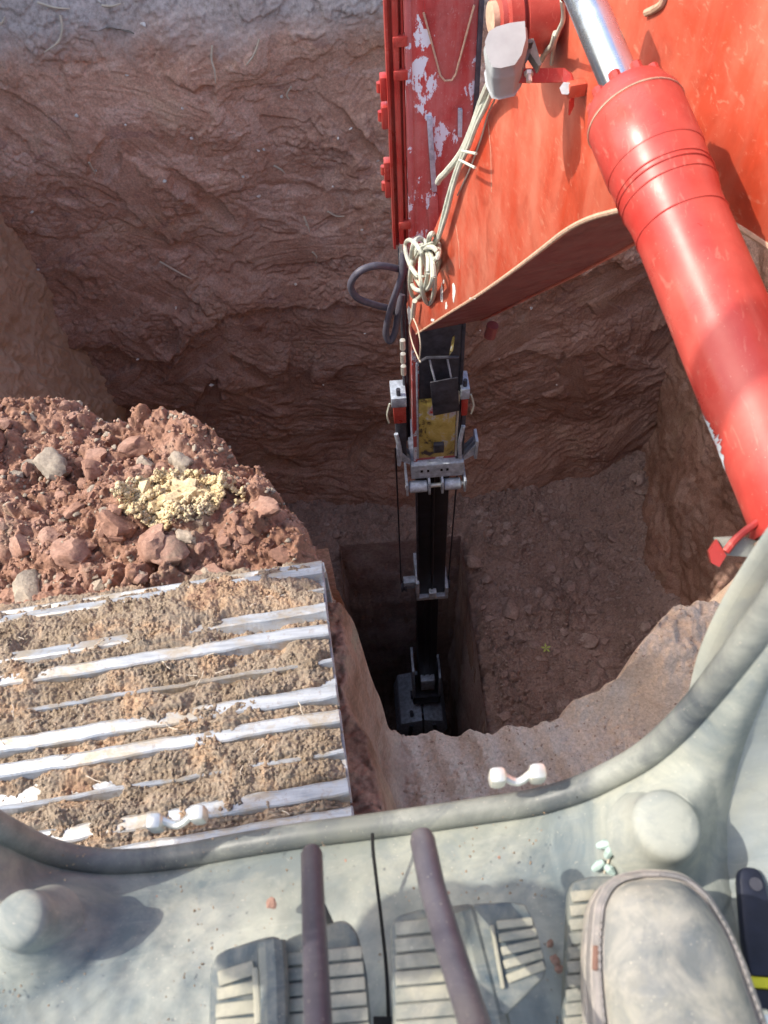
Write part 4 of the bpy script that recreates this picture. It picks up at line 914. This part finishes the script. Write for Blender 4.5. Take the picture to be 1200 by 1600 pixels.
# window latches on the trim
for (x0, y0, x1, y1) in ((246, 1300, 312, 1287), (778, 1230, 840, 1224)):
    a, b = rp(x0, y0), rp(x1, y1); upp = np.array([0, .012, .010]); mb = MB()
    for c in (a, b): mb.box(c+upp*.6, (.016, .016, .026), bev=.005)
    mb.tube([a+upp, (a+b)/2+upp*.2, b+upp], .004, 8, sub=4); mb.build('window_latch', M['zinc'], cab)
# small dirt blobs on the mat
for (x, y, s) in ((425, 1413, .006), (866, 1500, .006), (860, 1475, .005), (845, 1512, .004), (872, 1512, .005), (245, 1400, .0015), (700, 1395, .002), (540, 1345, .002), (780, 1340, .002), (835, 1478, .004)):
    scatter('dirt_lump', [clods[0]], [onfloor(x, y, .002)-np.array([0, 0, ZF])], [s], cab)
gx = rng.uniform(-.42, .34, 1500); gy = rng.uniform(-.02, .17, 1500); gz = fz(gx, gy); kg = (fbm(gx*9, gy*9, 3, 730) > -.05) & (gz < ZF+.02); gx, gy, gz = gx[kg], gy[kg], gz[kg]
g_ = heap('floor_grit', M['crumb'], np.stack([gx, gy, gz-ZF+.0004], 1), rng.power(.4, len(gx))*.0014+.0004, cab, 33, n=7, base=1, kind='stuff')
# unseen cab pillars, added and raked to throw shade bands
for a, b, r in (((-.80, .32, 1.5), (-.87, .84, 3.06), .044), ((-.86, -.62, 1.5), (-.86, -.60, 3.1), .045)):
    mb = MB(); mb.tube([a, b], r, 12); mb.build('cab_shade_pillar', M['panel'], cab)

mirror = thing('shade_mirror', 'rear view mirror on a bent arm left of the cab front, unseen, added to shade the right mound', 'mirror', (-1.0, 1.0, 2.0))  # unseen, added only to cast shade on the mound at the right
mb = MB(); mb.box((-1.0, 1.0, 2.02), (.05, .36, .62), bev=.02); mb.build('shade_mirror_shell', M['dark'], mirror)
mb = MB(); mb.tube([(-.86, .55, 2.9), (-1.0, .80, 2.75), (-1.0, .97, 2.55), (-1.0, 1.0, 2.3)], .012, 8, sub=5); mb.build('shade_mirror_arm', M['dark'], mirror)

pod = thing('shade_console', 'armrest console with joystick beside the seat, unseen, added to shade the cab floor', 'console', (-.52, -.2, 1.9))  # unseen, added only to cast shadows over the floor and pedals
mb = MB(); mb.box((-.52, -.27, 1.92), (.20, .58, .12), bev=.03); mb.build('armrest', M['dark'], pod)
mb = MB(); mb.tube([(-.48, -.03, 1.95), (-.47, .05, 1.97), (-.46, .10, 1.98)], .022, 10); mb.lathe((-.46, .12, 1.90), (.05, .10, 1), [(0, .02), (.02, .045), (.06, .050), (.10, .040), (.13, .046), (.16, .038), (.175, .015)], 20); mb.build('joystick', M['dark'], pod)
mb = MB(); mb.tube([(-.62, -.5, 1.35), (-.60, -.42, 1.7), (-.54, -.35, 1.88)], .03, 10); mb.build('shade_console_arm', M['dark'], pod)

# ------------------------------------------------------------------ pedals and levers
def slab(name, px, z, th, m, par, bev=.004):
    P3 = [onz(x, y, z) for x, y in px]; mb = MB(); mb.prism([tuple(p) for p in P3], (0, 0, -th), bev); return mb.build(name, m, par)
def ribs(px_rows, z, m, par, w=.0035, h=.003):
    for (x0, y0, x1, y1, wd) in px_rows:
        a, b = onz(x0, y0, z), onz(x1, y1, z); d = (b-a)/np.linalg.norm(b-a); q = np.array([-d[1], d[0], 0])*wd/2
        mb = MB(); mb.prism([tuple(a-q), tuple(b-q), tuple(b+q), tuple(a+q)], (0, 0, h), .001); mb.build('rib', m, par)
zp_ = 1.545
pl = thing('travel_pedal', 'left travel pedal with ribbed rubber pad and small wing on its left', 'pedal', onz(500, 1530, zp_))
pad = slab('pad', [(436, 1478), (448, 1466), (530, 1437), (545, 1440), (558, 1458), (572, 1520), (584, 1660), (440, 1670)], zp_, .016, M['pedal'], pl)
ribs([(520 if False else 446, y, 566+(y-1500)*.10, y-12, .0085) for y in range(1500, 1665, 24)], zp_, M['ribt'], pad)
wg = slab('wing_pad', [(327, 1520), (332, 1498), (345, 1486), (412, 1464), (434, 1462), (442, 1480), (444, 1670), (324, 1670)], zp_+.012, .016, M['pedal'], pl)
ribs([(342, 1530, 398, 1512, .010), (340, 1554, 400, 1542, .008), (338, 1580, 402, 1572, .009), (338, 1604, 402, 1600, .009)], zp_+.012, M['ribt'], wg)
ribs([(400, 1512, 404, 1600, .005)], zp_+.012, M['ribt'], wg, h=.004)
mb = MB(); mb.tube([onz(x, y, zp_+.013) for x, y in ((424, 1472), (428, 1540), (430, 1670))], .011, 10, sub=4); mb.build('pad_ridge', M['pedal'], pl)
pr_ = thing('travel_pedal', 'right travel pedal with ribbed rubber pad and small wing on its right', 'pedal', onz(700, 1500, zp_))
pad = slab('pad', [(610, 1445), (622, 1430), (660, 1420), (738, 1411), (752, 1430), (792, 1580), (810, 1670), (618, 1670), (612, 1560)], zp_, .016, M['pedal'], pr_)
ribs([(618, y, 690+(y-1450)*.22, y-8, .0095) for y in range(1452, 1660, 26)], zp_, M['ribt'], pad)
wg = slab('wing_pad', [(738, 1412), (800, 1409), (822, 1413), (834, 1436), (855, 1512), (850, 1528), (790, 1588), (780, 1580)], zp_+.014, .014, M['pedal'], pr_)
ribs([(776, 1446+0, 832, 1440, .006), (779, 1466, 838, 1457, .006), (783, 1487, 843, 1474, .006), (787, 1508, 847, 1491, .006), (792, 1530, 850, 1508, .006)], zp_+.014, M['ribt'], wg)
ribs([(768, 1446, 786, 1545, .003)], zp_+.014, M['ribt'], wg, h=.004)
mb = MB(); mb.tube([onz(x, y, zp_+.004) for x, y in ((728, 1425), (745, 1490), (765, 1570), (785, 1665))], .012, 10, sub=4); mb.build('pad_ridge', M['pedal'], pr_)
pk = thing('foot_pedal', 'narrow ribbed pedal half hidden under the boot', 'pedal', onz(950, 1480, 1.52))
pad = slab('pad', [(888, 1395), (896, 1376), (925, 1368), (1060, 1370), (1075, 1400), (1090, 1670), (876, 1670)], 1.525, .016, M['pedal'], pk)
ribs([(892-(y-1400)*.05, y, 930-(y-1400)*.05, y-4, .008) for y in range(1402, 1660, 22)], 1.525, M['ribt'], pad)
slab('pedal_slot', [(583, 1588), (612, 1588), (612, 1680), (586, 1680)], ZF+.008, .003, M['hole'], cab, .0005)

def lever(lab, pts, rr):
    P3 = [ond(x, y, d) for x, y, d in pts]; t = thing('travel_lever', lab, 'lever', P3[0])
    # the rubber sleeve, rounded at its tip
    d0 = (P3[0]-P3[1])/np.linalg.norm(P3[0]-P3[1]); tipz = [P3[0]+d0*rr*.85, P3[0]+d0*rr*.55, P3[0]]
    mb = MB(); mb.tube(tipz+P3[1:], [rr*.35, rr*.8, rr]+[rr]*(len(P3)-1), 18); mb.build('sleeve', M['lever'], t)
    f = onz(*[(pts[0][0]), (pts[0][1]+40)], ZF+.01); k = P3[1]
    mb = MB(); mb.tube([k+fwd*.01, (k[0], k[1]-.01, ZF)], rr*.4, 8); mb.build('link_rod', M['dark'], t)
    return t
lever('straight travel lever with purple grey rubber sleeve at the left', [(487, 1336, .62), (489, 1400, .58), (493, 1500, .52), (497, 1600, .465), (502, 1720, .41)], .0085)
lever('slanting travel lever with worn red sheen between the two travel pedals', [(660, 1312, .62), (675, 1385, .59), (700, 1470, .545), (722, 1540, .51), (745, 1610, .475), (775, 1720, .42)], .0098)

# ------------------------------------------------------------------ boot
BZ = 1.545
toe = onz(1008, 1362, BZ+.02)
boot = thing('work_boot', 'dusty grey suede work boot pressing the right hand pedal', 'boot', (toe[0], toe[1]-.12, BZ))
tx, ty = float(toe[0])-.006, float(toe[1])
vv = [.0, .0015, .005, .0105, .021, .042, .063, .096, .135, .18, .22, .26, .29, .30]
wl = [.0, .016, .026, .033, .041, .048, .053, .058, .060, .056, .046, .040, .028, .0]
wr_ = [.0, .018, .030, .037, .046, .054, .058, .061, .063, .059, .050, .042, .028, .0]
vs_ = np.concatenate([.03*np.linspace(0, 1, 26)**2, np.linspace(.03, .27, 46)[1:], .27+.03*(1-(1-np.linspace(0, 1, 14)[1:])**2)])
OL = [(tx-float(np.interp(v, vv, wl)), ty-v) for v in vs_]; OR = [(tx+float(np.interp(v, vv, wr_)), ty-v) for v in vs_][::-1][1:-1]
O = np.array(OL+OR); 
for _ in range(2): O = (np.roll(O, 1, 0)+2*O+np.roll(O, -1, 0))/4
AX = np.stack([np.full(len(O), tx+.001), np.clip(O[:, 1], ty-.235, ty-.050)], 1)
lay = [(.985, .0), (1.0, .006), (1.005, .016), (.985, .024), (.95, .0285), (.90, .0305), (.872, .0300), (.862, .0268), (.852, .0266), (.842, .0305), (.81, .0345), (.74, .0400), (.64, .0455), (.5, .0510), (.35, .0545), (.2, .0560), (.08, .0565), (.0, .0565)]
LX = []
vO = ty-O[:, 1]
for f, z in lay:
    P2 = AX+(O-AX)*f; vv_ = ty-P2[:, 1]; lift = np.interp(vv_, [0, .07, .12, .16, .20, .26, .30], [0, .0, .012, .035, .07, .10, .10])*np.clip(1.05-f, 0, 1)**.7
    cr = .0014*fbm(P2[:, 0]*14, P2[:, 1]*14, 3, 801)*3+.0055*np.sin(vv_*230+P2[:, 0]*35+2.5*np.sin(P2[:, 0]*70))*sst(.085, .125, vv_)*(1-f*.8)+.0016*fbm(P2[:, 0]*30, P2[:, 1]*30, 4, 800)*(f < .86)
    LX.append(np.stack([P2[:, 0], P2[:, 1], BZ+.012+z*(1+0*vv_)+lift+cr], 1))
LX = np.array(LX); LXc = np.concatenate([LX, LX[:, :1]], 1)
nl0 = 10
def part_grid(name, A, m):
    o = grid(name, A[..., 0], A[..., 1], A[..., 2], m, boot); o.location = -boot.location; return o
part_grid('toe_rand', LXc[:8], M['sole2']); part_grid('upper', LXc[7:], M['suede'])
mb = MB(); mb.prism([(x, y, BZ+.013) for x, y in (AX+(O-AX)*1.01)], (0, 0, -.018)); mb.build('sole', M['sole'], boot)
mb = MB()
for k in range(0, len(O), 1):
    if vO[k] < .20:
        p = LX[5, k]; d = LX[5, (k+1) % len(O)]-LX[5, k-1]; mb.box(p+np.array([0, 0, .0006]), (.0020, .0032, .0022), Matrix.Rotation(math.atan2(d[1], d[0])+math.pi/2, 3, 'Z'))
mb.build('stitches', M['sole2'], boot, kind='stuff')
for idx, r_b in ((9, .0006), (3, .0006)):
    ks = [k for k in range(len(O)) if vO[k] < .24]; ks = sorted(ks, key=lambda k: (k+30) % len(O)); mb = MB(); mb.tube([LX[idx, k] for k in range(-50, 51)][::1], r_b, 6); mb.build('welt_seam', M['sole'], boot)
k = int(np.argmin(np.abs(O[:, 1]-(ty-.055))+(O[:, 0] > tx)*9)); p = LX[4, k]
mb = MB(); mb.box(p+np.array([0, .0, .0000]), (.004, .016, .004), Matrix.Rotation(-.25, 3, 'Z'), .001); mb.build('torn_patch', plain('rusty_leather', (.20, .11, .08), .8), boot)
mb = MB(); mb.tube([(tx, ty-.235, BZ+.09), (tx, ty-.26, BZ+.20), (tx+.01, ty-.33, BZ+.30)], [.048, .050, .055], 20); mb.build('ankle_shaft', M['suede'], boot)

# ------------------------------------------------------------------ tool, sprig, leaf
tw = thing('hand_tool', 'black handled tool with yellow band lying at the right edge of the cab floor', 'tool', onfloor(1190, 1480, .03))
T0, T1, T2 = onfloor(1176, 1378, .035), onfloor(1190, 1470, .035), onfloor(1206, 1560, .035)
def flat(pts, w, th, m, name):
    mb = MB(); n = len(pts); L = []; Rr = []
    for i, p in enumerate(pts):
        d = pts[min(i+1, n-1)]-pts[max(i-1, 0)]; q = np.array([-d[1], d[0], 0]); q /= np.linalg.norm(q); L.append(p+q*w[i]/2); Rr.append(p-q*w[i]/2)
    mb.prism([tuple(p) for p in L+Rr[::-1]], (0, 0, -th), .003); return mb.build(name, m, tw)
d_ = (T1-T0)/np.linalg.norm(T1-T0)
gr = flat([T0-d_*.012, T0-d_*.008, T0, T1, T2-d_*.015], [.010, .018, .022, .028, .028], .014, M['tool'], 'grip')
mb = MB(); mb.cyl(T0+np.array([.002, -.002, .001]), T0+np.array([.002, -.002, -.010]), .0055, 14); mb.build('hang_hole', M['dark'], gr)
flat([T2-d_*.015, T2-d_*.006], [.030, .030], .015, M['yel'], 'yellow_band')
flat([T2-d_*.006, T2+d_*.08], [.028, .032], .012, M['tool'], 'shank')
mb = MB(); mb.tube([onfloor(1178, 1565, .035), onfloor(1170, 1580, .035), onfloor(1160, 1592, .03)], .0025, 8); mb.cyl(onfloor(1180, 1590, .04), onfloor(1200, 1590, .04), .006, 10); mb.build('jaw_screw', M['zinc'], tw)
sp_ = thing('dry_sprig', 'tiny dry sprig with pale curled leaves on the floor near the boot', 'twig', onfloor(950, 1330))
mb = MB(); mb.tube([onfloor(x, y, .004) for x, y in ((969, 1291), (960, 1318), (951, 1345), (944, 1364))], .0009, 6, sub=4); mb.build('stem', M['root'], sp_)
for (x0, y0, x1, y1) in ((935, 1322, 953, 1318), (948, 1338, 956, 1324), (928, 1358, 944, 1346), (947, 1354, 960, 1366)):
    mb = MB(); a, b = onfloor(x0, y0, .007), onfloor(x1, y1, .007); mb.tube([a, (a+b)/2+np.array([0, 0, .002]), b], [.0030, .0042, .0022], 8); mb.build('leaf', M['bud'], sp_)
# a yellow green leaf dropped in the pit
lf = onz(853, 1013, -4.5); mb = MB()
for k in range(5):
    a = k*1.256+.3; d = np.array([math.cos(a), math.sin(a), .15]); q = np.array([-d[1], d[0], 0])
    mb.add([lf, lf+d*.025+q*.010, lf+d*.05, lf+d*.025-q*.010], [(0, 1, 2, 3)])
mb.build('fallen_leaf', M['fleaf'], None, False, label='small yellow green leaf lying on the rubble at the pit bottom', category='leaf')
def shade_tree(x, y, rx, ry, h):  # unseen evergreen added to keep sun off the far and right walls
    t = thing('shade_tree', 'tall narrow evergreen on the left bank added to shade the pit walls, unseen', 'tree', (x, y, 0))
    mb = MB(); mb.tube([(x, y, -.1), (x+.05, y, h*.4), (x, y+.05, h*.92)], [.15, .10, .03], 10, sub=4); tr = mb.build('trunk', M['bark'], t)
    r = np.random.default_rng(88)
    for k in range(10):
        a = r.uniform(0, 6.28); z0 = h*r.uniform(.1, .7); mb = MB(); mb.tube([(x, y, z0), (x+rx*.5*math.cos(a), y+ry*.5*math.sin(a), z0+.4), (x+rx*.8*math.cos(a), y+ry*.8*math.sin(a), z0+1.0)], [.04, .025, .008], 6, sub=3); mb.build('limb', M['bark'], t)
    n = 15000; u = r.normal(size=(n, 3)); u /= np.linalg.norm(u, axis=1)[:, None]; q = u*(r.random(n)**.4)[:, None]; q[:, 0:2] *= (1-.25*np.abs(q[:, 2:3]))
    q = q*np.array([rx, ry, h*.54])+np.array([x, y, h*.53]); q = q[q[:, 2] > .1]; n = len(q)
    a = r.normal(size=(n, 3)); a /= np.linalg.norm(a, axis=1)[:, None]; b = np.cross(a, r.normal(size=(n, 3))); b /= np.linalg.norm(b, axis=1)[:, None]
    V = np.stack([q-a*.12, q+b*.07, q+a*.12, q-b*.07], 1).reshape(-1, 3); raw('crown', V, np.arange(4*n).reshape(n, 4).tolist(), M['leaf'], t, kind='stuff')
shade_tree(-4.2, 5.15, .8, 1.25, 8.2)
